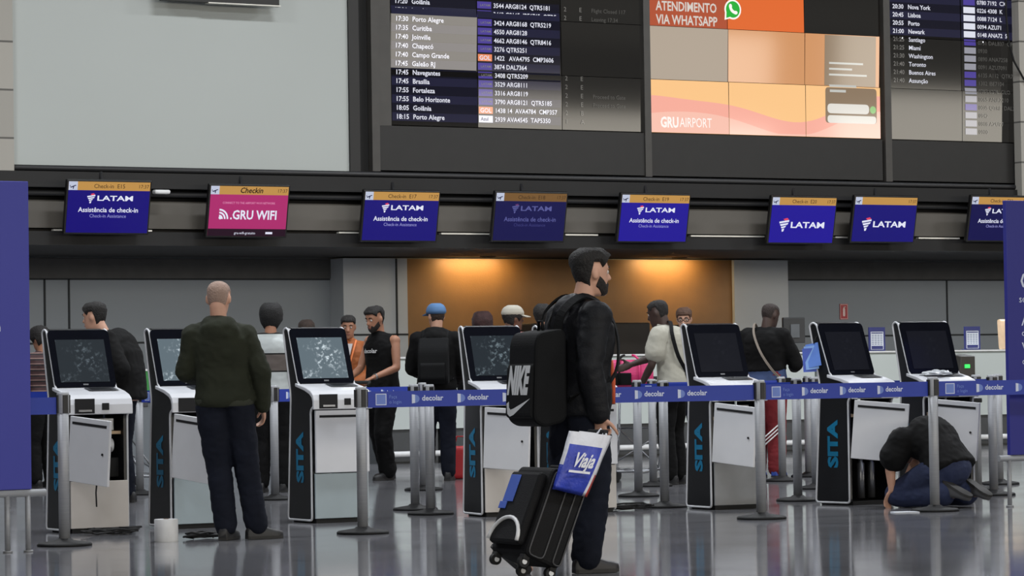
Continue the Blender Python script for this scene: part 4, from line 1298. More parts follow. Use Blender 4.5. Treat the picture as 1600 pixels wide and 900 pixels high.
def make_person(label, loc, heading, H=1.75, skin='skin_light', J=None, hair=None, top=None, bottom=None, shoes=(28, 28, 30), face=False, voxel=0.011,
                headturn=0, headpitch=0, handcurl=(22, 22), cat='person', girth=1.0, name='person', beard=None):
    k = H / 1.75
    root = thing(name, label, cat, (loc[0], loc[1], 0), math.radians(heading) + PI / 2)
    D = dict(pel=(0, .0, .93), chest=(0, .015, 1.27), neck=(0, .025, 1.475), head=(0, -.012, 1.632),
             shL=(.185, .02, 1.405), elL=(.245, .05, 1.12), wrL=(.25, -.04, .875), shR=(-.185, .02, 1.405), elR=(-.245, .05, 1.12), wrR=(-.25, -.04, .875),
             hipL=(.088, 0, .89), knL=(.1, -.02, .49), anL=(.105, .02, .085), hipR=(-.088, 0, .89), knR=(-.1, -.02, .49), anR=(-.105, .02, .085),
             toeL=None, toeR=None, upL=None, upR=None, pnL=None, pnR=None, hdL=None, hdR=None, thL=(0, -1, 0), thR=(0, -1, 0))
    D.update(J or {})
    D = {a: (V(b) if b is not None else None) for a, b in D.items()}
    lat = ((D['shL'] - D['shR']).normalized() + (D['hipL'] - D['hipR']).normalized() * .4).normalized()
    pel, ch, nk = D['pel'], D['chest'], D['neck']

    def spine(t):
        u = max(0, t)
        p = pel * (1 - u) ** 2 + (ch * 2 - (pel + nk) * .5) * 2 * u * (1 - u) + nk * u * u if False else None
        if t <= 0: return pel + (pel - ch).normalized() * (-t) * (nk - pel).length
        a = .62
        # quadratic through pel, chest (at a), neck
        c1 = (ch - pel * (1 - a) ** 2 - nk * a * a) / (2 * a * (1 - a))
        return pel * (1 - t) ** 2 + c1 * 2 * t * (1 - t) + nk * t * t

    def torso(B, inf, t0, t1, extra=None):
        rings = []
        ts = [t0] + [r[0] for r in TORSO if t0 + .02 < r[0] < t1 - .02] + [t1]
        for t in ts:
            for i in range(len(TORSO) - 1):
                if TORSO[i][0] <= t <= TORSO[i + 1][0]:
                    q = (t - TORSO[i][0]) / (TORSO[i + 1][0] - TORSO[i][0])
                    w, f, b = [TORSO[i][m_] * (1 - q) + TORSO[i + 1][m_] * q for m_ in (1, 2, 3)]
                    break
            else:
                w, f, b = TORSO[0][1:] if t < 0 else TORSO[-1][1:]
            if t0 < 0 and t <= 0.04 and inf > 0: w, f, b = max(w, .155), max(f, .1), max(b, .115)
            tan = (spine(t + .03) - spine(t - .03)).normalized()
            fa = lat.cross(tan).normalized()
            g = girth
            e = inf if not callable(inf) else inf(t)
            rings.append((spine(t), lat, fa, w * g + e, f * g + e, b * g + e))
        B.loft(rings, 22)

    skin_m = {'skin_light': mat('skin_light', (190, 146, 124), 0.55, var=.06, scale=9), 'skin_tan': mat('skin_tan', (158, 112, 88), 0.55, var=.06, scale=9),
              'skin_brown': mat('skin_brown', (104, 72, 56), 0.5, var=.06, scale=9), 'skin_dark': mat('skin_dark', (62, 44, 38), 0.5, var=.06, scale=9)}[skin]
    # ---- body: one continuous skin
    B = Blob(k)
    torso(B, -.008, -.08, .97)
    for s in 'LR':
        sh, el, wr = D['sh' + s], D['el' + s], D['wr' + s]
        B.ball(sh, .058); B.chain([sh, sh.lerp(el, .45), el], [.052, .048, .038]); B.chain([el, el.lerp(wr, .3), wr], [.038, .040, .027])
        B.cone(sh, spine(.93), .05, .062)
        d = D['hd' + s] or (wr - el).normalized()
        pn = D['pn' + s] or V((-1 if s == 'L' else 1, 0.1, 0))
        hand(B, wr, d, pn, D['th' + s], handcurl[0 if s == 'L' else 1], rf=.0098 if voxel < .009 else .0112)
        hp, kn, an = D['hip' + s], D['kn' + s], D['an' + s]
        B.ball(hp, .085); B.chain([hp, hp.lerp(kn, .5), kn], [.085, .072, .052]); B.chain([kn, kn.lerp(an, .3), an], [.052, .054, .036])
        toe = D['toe' + s] or V((.03 if s == 'L' else -.03, -1, 0))
        tu = D['up' + s] or V((0, 0, 1)); toe = toe.normalized()
        B.chain([an, an + toe * .10 - tu.normalized() * .045, an + toe * .15 - tu.normalized() * .052], [.034, .026, .018])
    hd = D['head']
    Rh = Matrix.Rotation(math.radians(headturn), 3, 'Z') @ Matrix.Rotation(math.radians(headpitch), 3, 'X')
    B.cone(nk + V((0, 0.005, -.03)), hd + Rh @ V((0, .03, -.05)), .058, .055)
    B.loft(head_rings(hd, Rh), 20)
    HP = lambda x, y, z: hd + Rh @ V((x, y, z))
    B.cone(HP(0, -.088, .02), HP(0, -.112, -.022), .009, .0145); B.ball(HP(.011, -.1, -.024), .010); B.ball(HP(-.011, -.1, -.024), .010)
    B.ball(HP(0, -.082, .034), (.058, .016, .011), Rh)                     # brow
    B.ball(HP(0, -.078, -.105), (.022, .018, .016), Rh)                    # chin
    B.ball(HP(0, -.088, -.062), (.026, .012, .012), Rh)                    # mouth
    for s in (-1, 1): B.ball(HP(s * .078, .012, .0), (.010, .022, .033), Rh)
    B.build('body', skin_m, root, voxel, 3)
    # ---- face
    if face:
        for s in (-1, 1):
            bm = bmesh.new(); bmesh.ops.create_uvsphere(bm, u_segments=12, v_segments=8, radius=.0125 * k, matrix=Matrix.Translation(HP(s * .031, -.081, .012) * k))
            e = obj('eye', bm, mat('eye_white', (190, 184, 178), .3), root, smooth=True)
            bm = bmesh.new(); bmesh.ops.create_uvsphere(bm, u_segments=10, v_segments=6, radius=.0065 * k, matrix=Matrix.Translation(HP(s * .031, -.089, .011) * k))
            obj('iris', bm, mat('iris_brown', (34, 22, 16), .2), e, smooth=True)
            bm = bmesh.new(); tube(bm, [HP(s * .014, -.097, .034) * k, HP(s * .032, -.096, .041) * k, HP(s * .05, -.083, .036) * k], [.004 * k, .005 * k, .003 * k], 6)
            obj('eyebrow', bm, mat('brow_dark', (24, 18, 15), .8), root, smooth=True)
        bm = bmesh.new(); tube(bm, [HP(-.024, -.094, -.061) * k, HP(0, -.101, -.059) * k, HP(.024, -.094, -.061) * k], [.003 * k, .006 * k, .003 * k], 6)
        obj('lips', bm, mat('lips', (138, 84, 76), .5), root, smooth=True)
    # ---- hair
    if hair:
        hm = mat('hair_%s' % hair['c'][0], hair['c'][1], .75, var=.35 if hair.get('th', .016) > .006 else .06, scale=30, bump=.5, bscale=90)
        fz, sz, bz, th = hair.get('front', .075), hair.get('side', .0), hair.get('back', -.07), hair.get('th', .016)

        def lo(p):
            a = abs((p + PI) % (2 * PI) - PI)
            if a < .75: return fz
            if a < 1.35: return fz + (sz - fz) * (a - .75) / .6
            if a < 1.75: return sz + .035
            return sz + (bz - sz) * min(1, (a - 1.75) / .5)
        head_shell('hair', hm, root, k, hd, Rh, lo, lambda p: hair.get('top', .1189), (th if sz < -.015 or th < .006 else (lambda p, z: th * (.42 + .58 * min(1, max(0, (z - .03) / .06))))), True, rough=hair.get('rough', .006), seed=len(label))
    if beard:
        bmn = mat('beard_dark', (26, 20, 17), .8, var=.3, scale=40, bump=.4, bscale=120)

        def blo(p):
            a = abs((p + PI) % (2 * PI) - PI); return -.119 if a < 1.0 else -.119 + .055 * min(1, (a - 1.0) / .6)

        def bhi(p):
            a = abs((p + PI) % (2 * PI) - PI)
            if a < .18: return -.078
            if a < .5: return -.045
            if a < 1.5: return -.055 + .05 * max(0, (a - .8) / .7)
            return -.119
        head_shell('beard', bmn, root, k, hd, Rh, blo, bhi, .0055, False, rough=.003)
    # ---- bottoms
    if bottom:
        B = Blob(k)
        i = bottom.get('inf', .016) + .006
        torso(B, i, -.06, bottom.get('rise', .3))
        for s in 'LR':
            hp, kn, an = D['hip' + s], D['kn' + s], D['an' + s]
            B.ball(hp, .088 + i); end = kn.lerp(an, bottom.get('len', .97))
            B.chain([hp, hp.lerp(kn, .5), kn], [.09 + i, .078 + i, .056 + i * 1.1]); B.chain([kn, kn.lerp(an, .35), end], [.056 + i * 1.1, .056 + i * 1.1, .042 + i * 1.4])
        if bottom.get('seat'): B.ball((D['hipL'] + D['hipR']) / 2 + V((0, .06, .03)), (.185, .15, .14))
        tr = B.build('trousers', bottom['m'], root, max(voxel, .012), 5, bottom.get('wr', .007), (8, 8, 11))
        if bottom.get('stripe'):
            for s, sg in (('L', 1), ('R', -1)):
                pass
    # ---- top
    if top:
        B = Blob(k)
        i = top.get('inf', .024); hem = top.get('hem', -.03)
        torso(B, i, hem, .955)
        for s in 'LR':
            sh, el, wr = D['sh' + s], D['el' + s], D['wr' + s]
            sl = top.get('sleeve', 'long')
            if sl != 'none': B.cone(sh, spine(.92), .05 + i * .7, .062 + i * .5)
            if sl == 'none':
                B.cone(sh.lerp(spine(.92), .38), spine(.92), .036 + i, .055 + i * .6)
                continue
            B.ball(sh, .055 + i * .8)
            if sl == 'long':
                B.chain([sh, sh.lerp(el, .45), el], [.053 + i * .75, .05 + i * .75, .043 + i * .7]); B.chain([el, el.lerp(wr, .4), el.lerp(wr, .97)], [.043 + i * .7, .041 + i * .65, .033 + i * .6])
            else:
                q = sh.lerp(el, top.get('slen', .72)); B.chain([sh, q], [.056 + i, .056 + i * 1.25])
        if top.get('collar', True):
            B.loft([(nk + V((0, .0, -.05)), V((1, 0, 0)), V((0, -1, 0)), .10, .085, .085), (nk + V((0, -.0, .03)), V((1, 0, 0)), V((0, -1, .2)).normalized(), .072, .07, .068)], 18)
        if top.get('hood'):
            B.ball(nk + V((0, .085, -.06)), (.135, .065, .09)); B.ball(nk + V((.055, .05, -.0)), (.06, .06, .05)); B.ball(nk + V((-.055, .05, -.0)), (.06, .06, .05)); B.ball(nk + V((0, .05, .01)), (.085, .055, .045))
        if top.get('seat'): B.ball(pel + V((0, .05, .02)), (.18, .15, .13))
        B.build(top.get('name', 'jacket'), top['m'], root, max(voxel, .0115), 5, top.get('wr', .008), top.get('wf', (7, 7, 9)))
        if top.get('hemband'):
            rings = Blob(k)
            torso(rings, i + .004, hem, hem + .09); rings.build('waistband', top['hemband'], root, .012, 3)
    # ---- shoes
    sm = mat('shoe_%d_%d_%d' % tuple(shoes), shoes, .5, var=.15); so = mat('shoe_sole', (40, 39, 38), .7)
    for s in 'LR':
        an = D['an' + s]; toe = (D['toe' + s] or V((.03 if s == 'L' else -.03, -1, 0))).normalized()
        side = toe.cross(D['up' + s] or V((0, 0, 1))).normalized(); upv = side.cross(toe).normalized()
        M = Matrix((side, toe, upv)).transposed()
        base = an - upv * .083
        prof = [(-.075, .026, .05), (-.06, .034, .085), (-.02, .037, .10), (.02, .038, .095), (.06, .042, .068), (.11, .046, .05), (.155, .042, .042), (.185, .026, .032), (.193, .012, .02)]
        bm = bmesh.new(); R = []; n = 14
        for y, w_, h in prof:
            ring = []
            for q in range(n):
                a = PI * q / (n - 1)
                ring.append(bm.verts.new((base + M @ V((w_ * math.copysign(abs(math.cos(a)) ** .6, math.cos(a)), y, .016 + h * max(0.0, math.sin(a)) ** .75))) * k))
            R.append(ring)
        for q in range(len(R) - 1):
            for j in range(n - 1): bm.faces.new((R[q][j], R[q][j + 1], R[q + 1][j + 1], R[q + 1][j]))
            bm.faces.new((R[q][n - 1], R[q][0], R[q + 1][0], R[q + 1][n - 1]))
        bm.faces.new(R[0]); bm.faces.new(R[-1])
        sh_ = obj('shoe', bm, sm, root, smooth=True, auto=50)
        outl = [(w_ * 1.06, y) for y, w_, h in prof] + [(-w_ * 1.06, y) for y, w_, h in reversed(prof)]
        bm = bmesh.new()
        a = [bm.verts.new((base + M @ V((x, y, 0))) * k) for x, y in outl]; b = [bm.verts.new((base + M @ V((x, y, .02))) * k) for x, y in outl]
        for q in range(len(a)): bm.faces.new((a[q], a[(q + 1) % len(a)], b[(q + 1) % len(a)], b[q]))
        bm.faces.new(a); bm.faces.new(list(reversed(b)))
        obj('sole', bm, so, sh_)
    info = dict(root=root, k=k, head=hd, Rh=Rh, D=D, spine=spine, lat=lat, torso=torso)
    return info


def px_heading(deg):
    """heading in the photo's terms: 0 = towards picture right, 90 = away from the viewer"""
    return deg - 30


HB = ('black', (20, 17, 16)); HBR = ('brown', (44, 30, 22)); HGR = ('shaved', (150, 126, 113))


def strap_path(info, pts, w=.045, m=None, name='strap', parent=None):
    """flat band following points in the person's own space"""
    k = info['k']; bm = bmesh.new(); pts = [V(p) for p in pts]
    # smooth
    P = []
    for i in range(len(pts) - 1):
        p0, p1, p2, p3 = pts[max(0, i - 1)], pts[i], pts[i + 1], pts[min(len(pts) - 1, i + 2)]
        for q in range(5):
            t = q / 5
            P.append(.5 * ((2 * p1) + (p2 - p0) * t + (2 * p0 - 5 * p1 + 4 * p2 - p3) * t * t + (3 * p1 - p0 - 3 * p2 + p3) * t ** 3))
    P.append(pts[-1])
    c = info['spine'](.6)
    prev = None
    for i, p in enumerate(P):
        d = (P[min(i + 1, len(P) - 1)] - P[max(i - 1, 0)]).normalized()
        out = (p - c); out = (out - d * out.dot(d)).normalized()
        s = d.cross(out)
        ring = [bm.verts.new((p + s * w / 2 + out * .004) * k), bm.verts.new((p - s * w / 2 + out * .004) * k), bm.verts.new((p - s * w / 2 - out * .006) * k), bm.verts.new((p + s * w / 2 - out * .006) * k)]
        if prev:
            for q in range(4): bm.faces.new((prev[q], prev[(q + 1) % 4], ring[(q + 1) % 4], ring[q]))
        else: bm.faces.new(ring)
        prev = ring
    bm.faces.new(prev)
    return obj(name, bm, m, parent or info['root'], smooth=False)


def worn(name, label, cat, info):
    r = info['root']
    return thing(name, label, cat, tuple(r.location), r.rotation_euler.z)


def cap(info, m, lo=.035, visor=True, back=False):
    k, hd, Rh = info['k'], info['head'], info['Rh']
    c = head_shell('cap', m, info['root'], k, hd, Rh, lambda p: lo, lambda p: .1189, .02, True, rough=0)
    if visor:
        sg = 1 if back else -1
        bm = bmesh.new(); n = 12; A = []; B_ = []
        for i in range(n + 1):
            a = -1.15 + 2.3 * i / n
            p = head_surface(lo + .005, a if not back else a + PI, hd, Rh, .018)
            q = p + Rh @ V((math.sin(a) * .02 * 1, sg * .075 * math.cos(a * .75), -.018))
            A.append(p); B_.append(q)
        for zz in (0,):
            va = [bm.verts.new((p + Rh @ V((0, 0, .004))) * k) for p in A]; vb = [bm.verts.new((p + Rh @ V((0, 0, .004))) * k) for p in B_]
            va2 = [bm.verts.new((p - Rh @ V((0, 0, .004))) * k) for p in A]; vb2 = [bm.verts.new((p - Rh @ V((0, 0, .004))) * k) for p in B_]
            for i in range(n):
                bm.faces.new((va[i], va[i + 1], vb[i + 1], vb[i])); bm.faces.new((va2[i], vb2[i], vb2[i + 1], va2[i + 1])); bm.faces.new((vb[i], vb[i + 1], vb2[i + 1], vb2[i]))
            bm.faces.new((va[0], vb[0], vb2[0], va2[0])); bm.faces.new((va[n], va2[n], vb2[n], vb[n]))
        obj('visor', bm, m, c)
    return c


m_olive = mat('olive_cloth', (38, 41, 31), .85, spec=.2, var=.12, scale=7, bump=.15, bscale=160)
m_navyj = mat('dark_denim', (17, 21, 33), .85, spec=.2, var=.18, scale=6, bump=.15, bscale=200)
m_blk = mat('black_cloth', (11, 11, 12), .85, spec=.2, var=.15, scale=6, bump=.12, bscale=160)
m_blk2 = mat('black_jacket', (20, 21, 25), .6, spec=.2, var=.15, scale=6, bump=.15, bscale=90)
m_jean = mat('blue_denim', (36, 50, 88), .85, var=.2, scale=7, bump=.15, bscale=200)
m_cream = mat('cream_knit', (172, 170, 158), .85, var=.05, scale=9, bump=.2, bscale=140)

# ---- bald man in the olive jacket at the second kiosk
p = G(377, 843)
P1 = make_person('bald man in an olive green jacket standing with his back turned at a kiosk', p, px_heading(96), 1.75, 'skin_light', voxel=.008,
                 J=dict(pel=(.10, 0, .93), chest=(.12, .01, 1.27), neck=(.13, .01, 1.46), head=(.13, -.015, 1.622),
                        shL=(.30, .015, 1.375), elL=(.36, -.01, 1.14), wrL=(.29, -.25, 1.09), shR=(-.04, .015, 1.375), elR=(-.145, .045, 1.13), wrR=(-.16, -.04, .90),
                        hipL=(.185, 0, .89), hipR=(.015, 0, .89), knL=(.145, -.03, .49), knR=(-.045, -.02, .49), anL=(.10, .02, .085), anR=(-.105, .0, .085),
                        toeL=(-.35, -.9, 0), toeR=(-1, -.45, 0), pnL=(-.3, 0, -1), thL=(-1, 0, .3)),
                 hair=dict(c=HGR, front=.085, side=.02, back=-.06, th=.0025, rough=0), headturn=-14, headpitch=6,
                 top=dict(m=m_olive, inf=.034, hem=-.05, hood=True, wr=.011, hemband=mat('olive_rib', (44, 47, 36), .9)), bottom=dict(m=m_navyj, inf=.018, wr=.009), shoes=(34, 34, 36), handcurl=(30, 30))

# ---- walking man
p = G(912, 894)
P2 = make_person('bearded man in a black jacket walking right, wearing a backpack and pulling a suitcase', p, px_heading(26), 1.745, 'skin_light', voxel=.008, face=True,
                 J=dict(pel=(0, .01, .93), chest=(0, .0, 1.27), neck=(0, -.01, 1.475), head=(0, -.075, 1.635),
                        shR=(-.19, .0, 1.40), elR=(-.25, .075, 1.12), wrR=(-.24, .01, .865), shL=(.19, .01, 1.40), elL=(.25, .06, 1.12), wrL=(.25, .03, .87),
                        knR=(-.09, -.03, .49), anR=(-.09, .03, .085), toeR=(-.05, -1, 0), hipL=(.088, .02, .89), knL=(.09, .06, .48), anL=(.09, .40, .17), toeL=(0, -.75, -.6),
                        pnR=(0.5, -.8, 0), hdR=(.1, -.12, -1), thR=(.6, -1, 0)),
                 hair=dict(c=HB, front=.078, side=.03, back=-.085, th=.030, rough=.007), beard=True,
                 top=dict(m=m_blk2, inf=.045, hem=-.13, wr=.009, hood=True), bottom=dict(m=m_navyj, inf=.024, wr=.009), girth=1.06, shoes=(36, 35, 38), handcurl=(30, 62))
k = P2['k']
# wristband / orange jacket lining edge
bm = bmesh.new()
tube(bm, [V((-.02, -.178, 1.16)) * k, V((-.03, -.186, 1.05)) * k, V((-.03, -.182, .92)) * k], .014, 8)
obj('zip_lining', bm, mat('orange_lining', (196, 84, 48), .7), P2['root'], smooth=True)
# backpack
t = worn('backpack', 'large black backpack with white sports logo on the walking man', 'backpack', P2)
prof = [(.165, .83), (.31, .80), (.375, .84), (.355, 1.26), (.33, 1.315), (.165, 1.34)]
bm = bmesh.new(); prism(bm, [(y * k, z * k) for y, z in rounded(prof, .05, 4)], -.165 * k, .165 * k)
m_pack = mat('black_nylon', (11, 12, 14), .8, spec=.2, var=.15, scale=8, bump=.1, bscale=120)
obj('bag_body', bm, m_pack, t, bevel=.03)
bm = bmesh.new(); prism(bm, [(y * k, z * k) for y, z in rounded([(.345, .84), (.39, .86), (.375, 1.13), (.34, 1.17)], .02, 3)], -.15 * k, .15 * k)
pk = obj('front_pocket', bm, m_pack, t, bevel=.015)
A = Art(); mw = mat('logo_white', (214, 216, 218), .6)
A.text('NIKE', -.14, .06, .20, mw, 0, 'L', .06, shear=.2, width=.25)
A.poly([(-.14, .0), (-.125, -.055), (-.095, -.07), (-.05, -.06), (.15, .03), (-.05, -.025), (-.09, -.032), (-.108, -.02), (-.112, .012)], mw, 0)
A.build('logo', pk, lambda u, v, l: V((-u, .3895 - .0556 * (v + .05), .93 + v)) * k)
for s in (-1, 1):
    strap_path(P2, [(s * .10, .19, 1.32), (s * .11, .16, 1.43), (s * .12, .03, 1.515), (s * .125, -.11, 1.43), (s * .13, -.17, 1.25), (s * .17, -.1, 1.05), (s * .17, .16, .95)], .055, m_pack, 'shoulder_strap', t)
bm = bmesh.new(); tube(bm, [V((-.03, .24, 1.32)) * k, V((-.02, .24, 1.38)) * k, V((.02, .24, 1.38)) * k, V((.03, .24, 1.32)) * k], .009 * k, 6); obj('grab_loop', bm, m_pack, t)

# suitcase pulled along behind
tilt = T(23)
pw = G(870, 911)
# the case sits with its rear wheels on the floor, tipped towards the walking man
t = thing('suitcase', 'black soft cabin suitcase with a white arc, tipped on its wheels behind the walking man', 'suitcase', (pw.x, pw.y, 0))
Rt = Matrix.Rotation(tilt, 3, 'Y')
lo_ = lambda x, y, z: Rt @ V((x, y, z)) + V((0, 0, .012))
CWD, CDP, CL = .37, .235, .50
m_suit = mat('suitcase_fabric', (12, 12, 14), .75, spec=.25, var=.15, scale=10, bump=.25, bscale=220)
bm = bmesh.new(); pr = rounded([(-CDP, .055), (0.0, .055), (0.0, CL + .05), (-CDP, CL + .05)], .045, 5)
a_ = [bm.verts.new(lo_(x, 0.0, z)) for x, z in pr]; b2 = [bm.verts.new(lo_(x, CWD, z)) for x, z in pr]
for i in range(len(pr)): bm.faces.new((a_[i], a_[(i + 1) % len(pr)], b2[(i + 1) % len(pr)], b2[i]))
bm.faces.new(list(reversed(a_))); bm.faces.new(b2)
obj('shell', bm, m_suit, t, bevel=.02)
bm = bmesh.new(); box(bm, lo_(-CDP - .022, CWD / 2, .30), (.05, CWD * .84, .40), Rt); fp = obj('front_pocket', bm, m_suit, t, bevel=.02)
# piping round the two side faces
for y in (-.003, CWD + .003):
    for xx in (-.062, -.172):
        bm = bmesh.new(); q = rounded([(xx - .045 if xx < -.1 else xx - .0, .07), (xx + .05, .07), (xx + .05, CL + .03), (xx - .045 if xx < -.1 else xx, CL + .03)], .03, 3)
        tube(bm, [lo_(x, y, z) for x, z in q], .005, 6, closed=True); obj('piping', bm, mat('piping_grey', (58, 58, 60), .5), t)
# white arc on the pocket
bm = bmesh.new(); xs_ = -CDP - .05
arc = [lo_(xs_, CWD * (.5 + .40 * math.cos(a)), .115 + .125 * math.sin(a)) for a in [PI * i / 14 for i in range(15)]]
tube(bm, arc, .011, 8); obj('arc_band', bm, m_wpl, fp)
bm = bmesh.new(); box(bm, lo_(xs_ + .0, CWD * .72, .40), (.006, .10, .15), Rt); obj('luggage_tag', bm, mat('tag_blue', (66, 96, 186), .5), fp, bevel=.002)
bm = bmesh.new(); box(bm, lo_(xs_ + .0, CWD * .82, .305), (.006, .07, .04), Rt); obj('badge', bm, MC['tag_blue'], fp, bevel=.002)
for x in (-CDP + .03, -.032):
    for y in (.04, CWD - .04):
        bm = bmesh.new(); c = lo_(x, y, .028); lathe(bm, [(.012, -.016), (.03, -.014), (.03, .014), (.012, .016)], 18, c, axis='Y')
        wh = obj('wheel', bm, m_rub, t, smooth=True, auto=40)
        bm = bmesh.new(); lathe(bm, [(.014, -.019), (.014, .019)], 12, c, axis='Y'); obj('hub', bm, m_wpl, wh)
        bm = bmesh.new(); box(bm, lo_(x, y, .052), (.04, .05, .03), Rt); obj('wheel_housing', bm, m_rub, t, bevel=.006)
HLEN = .85
bm = bmesh.new()
for y in (CWD / 2 - .07, CWD / 2 + .07): tube(bm, [lo_(-.02, y, CL + .03), lo_(.05, y, HLEN)], .008, 8)
hd_ = obj('pull_handle', bm, m_metal, t, smooth=True, auto=40)
bm = bmesh.new(); tube(bm, [lo_(.05, CWD / 2 - .085, HLEN), lo_(.05, CWD / 2 + .085, HLEN)], .014, 10); obj('grip', bm, m_rub, hd_, smooth=True, auto=40)
bm = bmesh.new(); tube(bm, [lo_(-.12, CWD / 2 - .07, CL + .045), lo_(-.12, CWD / 2 - .05, CL + .085), lo_(-.12, CWD / 2 + .05, CL + .085), lo_(-.12, CWD / 2 + .07, CL + .045)], .009, 8); obj('carry_handle', bm, m_rub, t, smooth=True, auto=40)

# plastic carrier bag hung over the pull handle
Yb = pw.y - .03
cor = [onY(889, 673, Yb), onY(957, 681, Yb), onY(917, 777, Yb - .03), onY(863, 764, Yb - .03)]
ctr = sum(cor, V()) / 4
t = thing('carrier_bag', 'blue and white plastic carrier bag hanging from the suitcase handle', 'bag', tuple(ctr))
bm = bmesh.new(); n = 14
m_bagb = mat('bag_blue', (46, 64, 172), .38, var=.12, scale=14, bump=.35, bscale=22); m_bagw = mat('bag_white', (216, 218, 226), .4, var=.06, scale=14, bump=.3, bscale=22); m_bagr = mat('bag_red', (196, 70, 62), .4)
grid = {}
for side in (0, 1):
    for i in range(n + 1):
        for j in range(n + 1):
            u, v = i / n, j / n
            q = (cor[0] * (1 - u) + cor[1] * u) * (1 - v) + (cor[3] * (1 - u) + cor[2] * u) * v
            bul = .045 * math.sin(PI * min(1, u)) ** .6 * (math.sin(PI * min(1, .12 + v * .88)) ** .7)
            wv = .008 * noise.noise(V((u * 5, v * 4, side * 9)))
            if side and (i in (0, n) or j == n): grid[(side, i, j)] = grid[(0, i, j)]; continue
            grid[(side, i, j)] = bm.verts.new(q - ctr + V((-.2, -1 if side == 0 else 1, 0)) * (bul * (1 if side == 0 else .6) + wv))
for side in (0, 1):
    for i in range(n):
        for j in range(n):
            vs = [grid[(side, i, j)], grid[(side, i + 1, j)], grid[(side, i + 1, j + 1)], grid[(side, i, j + 1)]]
            if len(set(vs)) < 3: continue
            try: f = bm.faces.new(vs)
            except ValueError: continue
            f.material_index = 1 if j < 3 or i >= n - 2 else (1 if i == 0 and j < 8 else 0)
            if i == n - 1 and j > 8: f.material_index = 2
me_ = obj('bag_film', bm, [m_bagb, m_bagw, m_bagr], t, smooth=True)
me_['label'] = 'crinkled blue film with white border and red edge'
A = Art(); A.text('Viaja', 0, 0, .11, m_bagw, 0, 'C', .03, shear=.25, width=.13); A.rect(-.07, -.035, .06, -.022, m_bagw, 0)
e1 = (cor[1] - cor[0]).normalized(); e2 = (cor[0] - cor[3]).normalized()
A.build('print', me_, lambda u, v, l: e1 * u + e2 * (v - .02) + V((-.02, -.058, 0)))
bm = bmesh.new(); pg = pw + lo_(.05, CWD / 2, HLEN)
tube(bm, [(cor[0].lerp(cor[1], .25)) - ctr, pg + V((-.03, -.04, -.01)) - ctr, pg + V((0, -.03, .016)) - ctr, pg + V((.03, -.035, -.01)) - ctr, cor[0].lerp(cor[1], .85) - ctr], .006, 6); obj('bag_handle', bm, m_bagw, t, smooth=True)

# ---- background people -------------------------------------------------
VX = .0125
p = G(188, 786)
P3 = make_person('dark haired man in black jacket facing left behind the leftmost kiosk', p, px_heading(160), 1.79, 'skin_light', voxel=VX, face=True,
                 J=dict(pel=(0, .06, .92), chest=(0, .04, 1.26), neck=(0, -.12, 1.45), head=(0, -.225, 1.60), shL=(.21, .0, 1.40), shR=(-.18, -.05, 1.40),
                        elL=(.27, .17, 1.15), wrL=(.2, -.06, 1.02), elR=(-.25, -.1, 1.14), wrR=(-.2, -.32, 1.06)), hair=dict(c=HB, front=.07, side=.02, back=-.08, th=.022), headpitch=6, girth=1.14,
                 top=dict(m=m_blk, inf=.04, hem=-.06), bottom=dict(m=m_navyj))
p = G(66, 762)
P4 = make_person('dark haired person in a thin-striped maroon jumper beside the left banner', p, px_heading(140), 1.62, 'skin_tan', voxel=VX,
                 hair=dict(c=HB, front=.06, side=-.05, back=-.1, th=.028), headpitch=15, J=dict(elL=(.24, -.02, 1.1), wrL=(.16, -.26, 1.05)),
                 top=dict(m=banded('thin_stripes', [(0, (58, 36, 38)), (.5, (30, 22, 26)), (.8, (120, 96, 92))], .055), inf=.026, name='jumper'), bottom=dict(m=m_blk))
p = G(427, 769)
P5 = make_person('person with black bob hair in a wide-striped grey and white jumper, seen from behind', p, px_heading(85), 1.76, 'skin_tan', voxel=VX,
                 hair=dict(c=('jet', (11, 10, 11)), front=.05, side=-.08, back=-.118, th=.036),
                 top=dict(m=banded('wide_stripes', [(0, (176, 182, 182)), (.15, (16, 16, 16)), (.19, (98, 90, 86)), (.61, (16, 16, 16)), (.65, (176, 182, 182))], .36), inf=.04, hem=-.06, name='jumper', wr=.006), bottom=dict(m=m_blk))
p = G(482, 744)
P6 = make_person('dark haired person mostly hidden behind the closed-door kiosk', p, px_heading(90), 1.69, 'skin_tan', voxel=VX, hair=dict(c=HBR, front=.06, side=-.03, back=-.09, th=.022), top=dict(m=m_blk, inf=.03), bottom=dict(m=m_navyj))
p = G(548, 744)
P7 = make_person('man in an orange jacket, white shirt and dark tie facing the viewer', p, px_heading(262), 1.73, 'skin_tan', voxel=VX, face=True, headpitch=10, headturn=8,
                 J=dict(elL=(.24, .0, 1.12), wrL=(.12, -.22, 1.03), elR=(-.24, .0, 1.12), wrR=(-.1, -.22, 1.03)), hair=dict(c=HB, front=.07, side=.03, back=-.08, th=.016),
                 top=dict(m=mat('orange_jacket', (146, 80, 34), .75, var=.1, bump=.1), inf=.028), bottom=dict(m=m_blk))
k = P7['k']
A = Art(); bm = bmesh.new(); prism(bm, [(-.150, 1.20), (-.160, 1.22), (-.122, 1.455), (-.10, 1.455)], -.01, .01)
bm.free(); bm = bmesh.new()
vs = [bm.verts.new(V(q) * k) for q in ((-.065, -.118, 1.452), (.065, -.118, 1.452), (.0, -.163, 1.17), (-.055, -.09, 1.45), (.055, -.09, 1.45), (0, -.12, 1.17))]
for f in ((0, 2, 1), (3, 4, 5), (0, 1, 4, 3), (1, 2, 5, 4), (2, 0, 3, 5)): bm.faces.new([vs[i] for i in f])
obj('shirt_front', bm, mat('shirt_white', (196, 194, 196), .7), P7['root'])
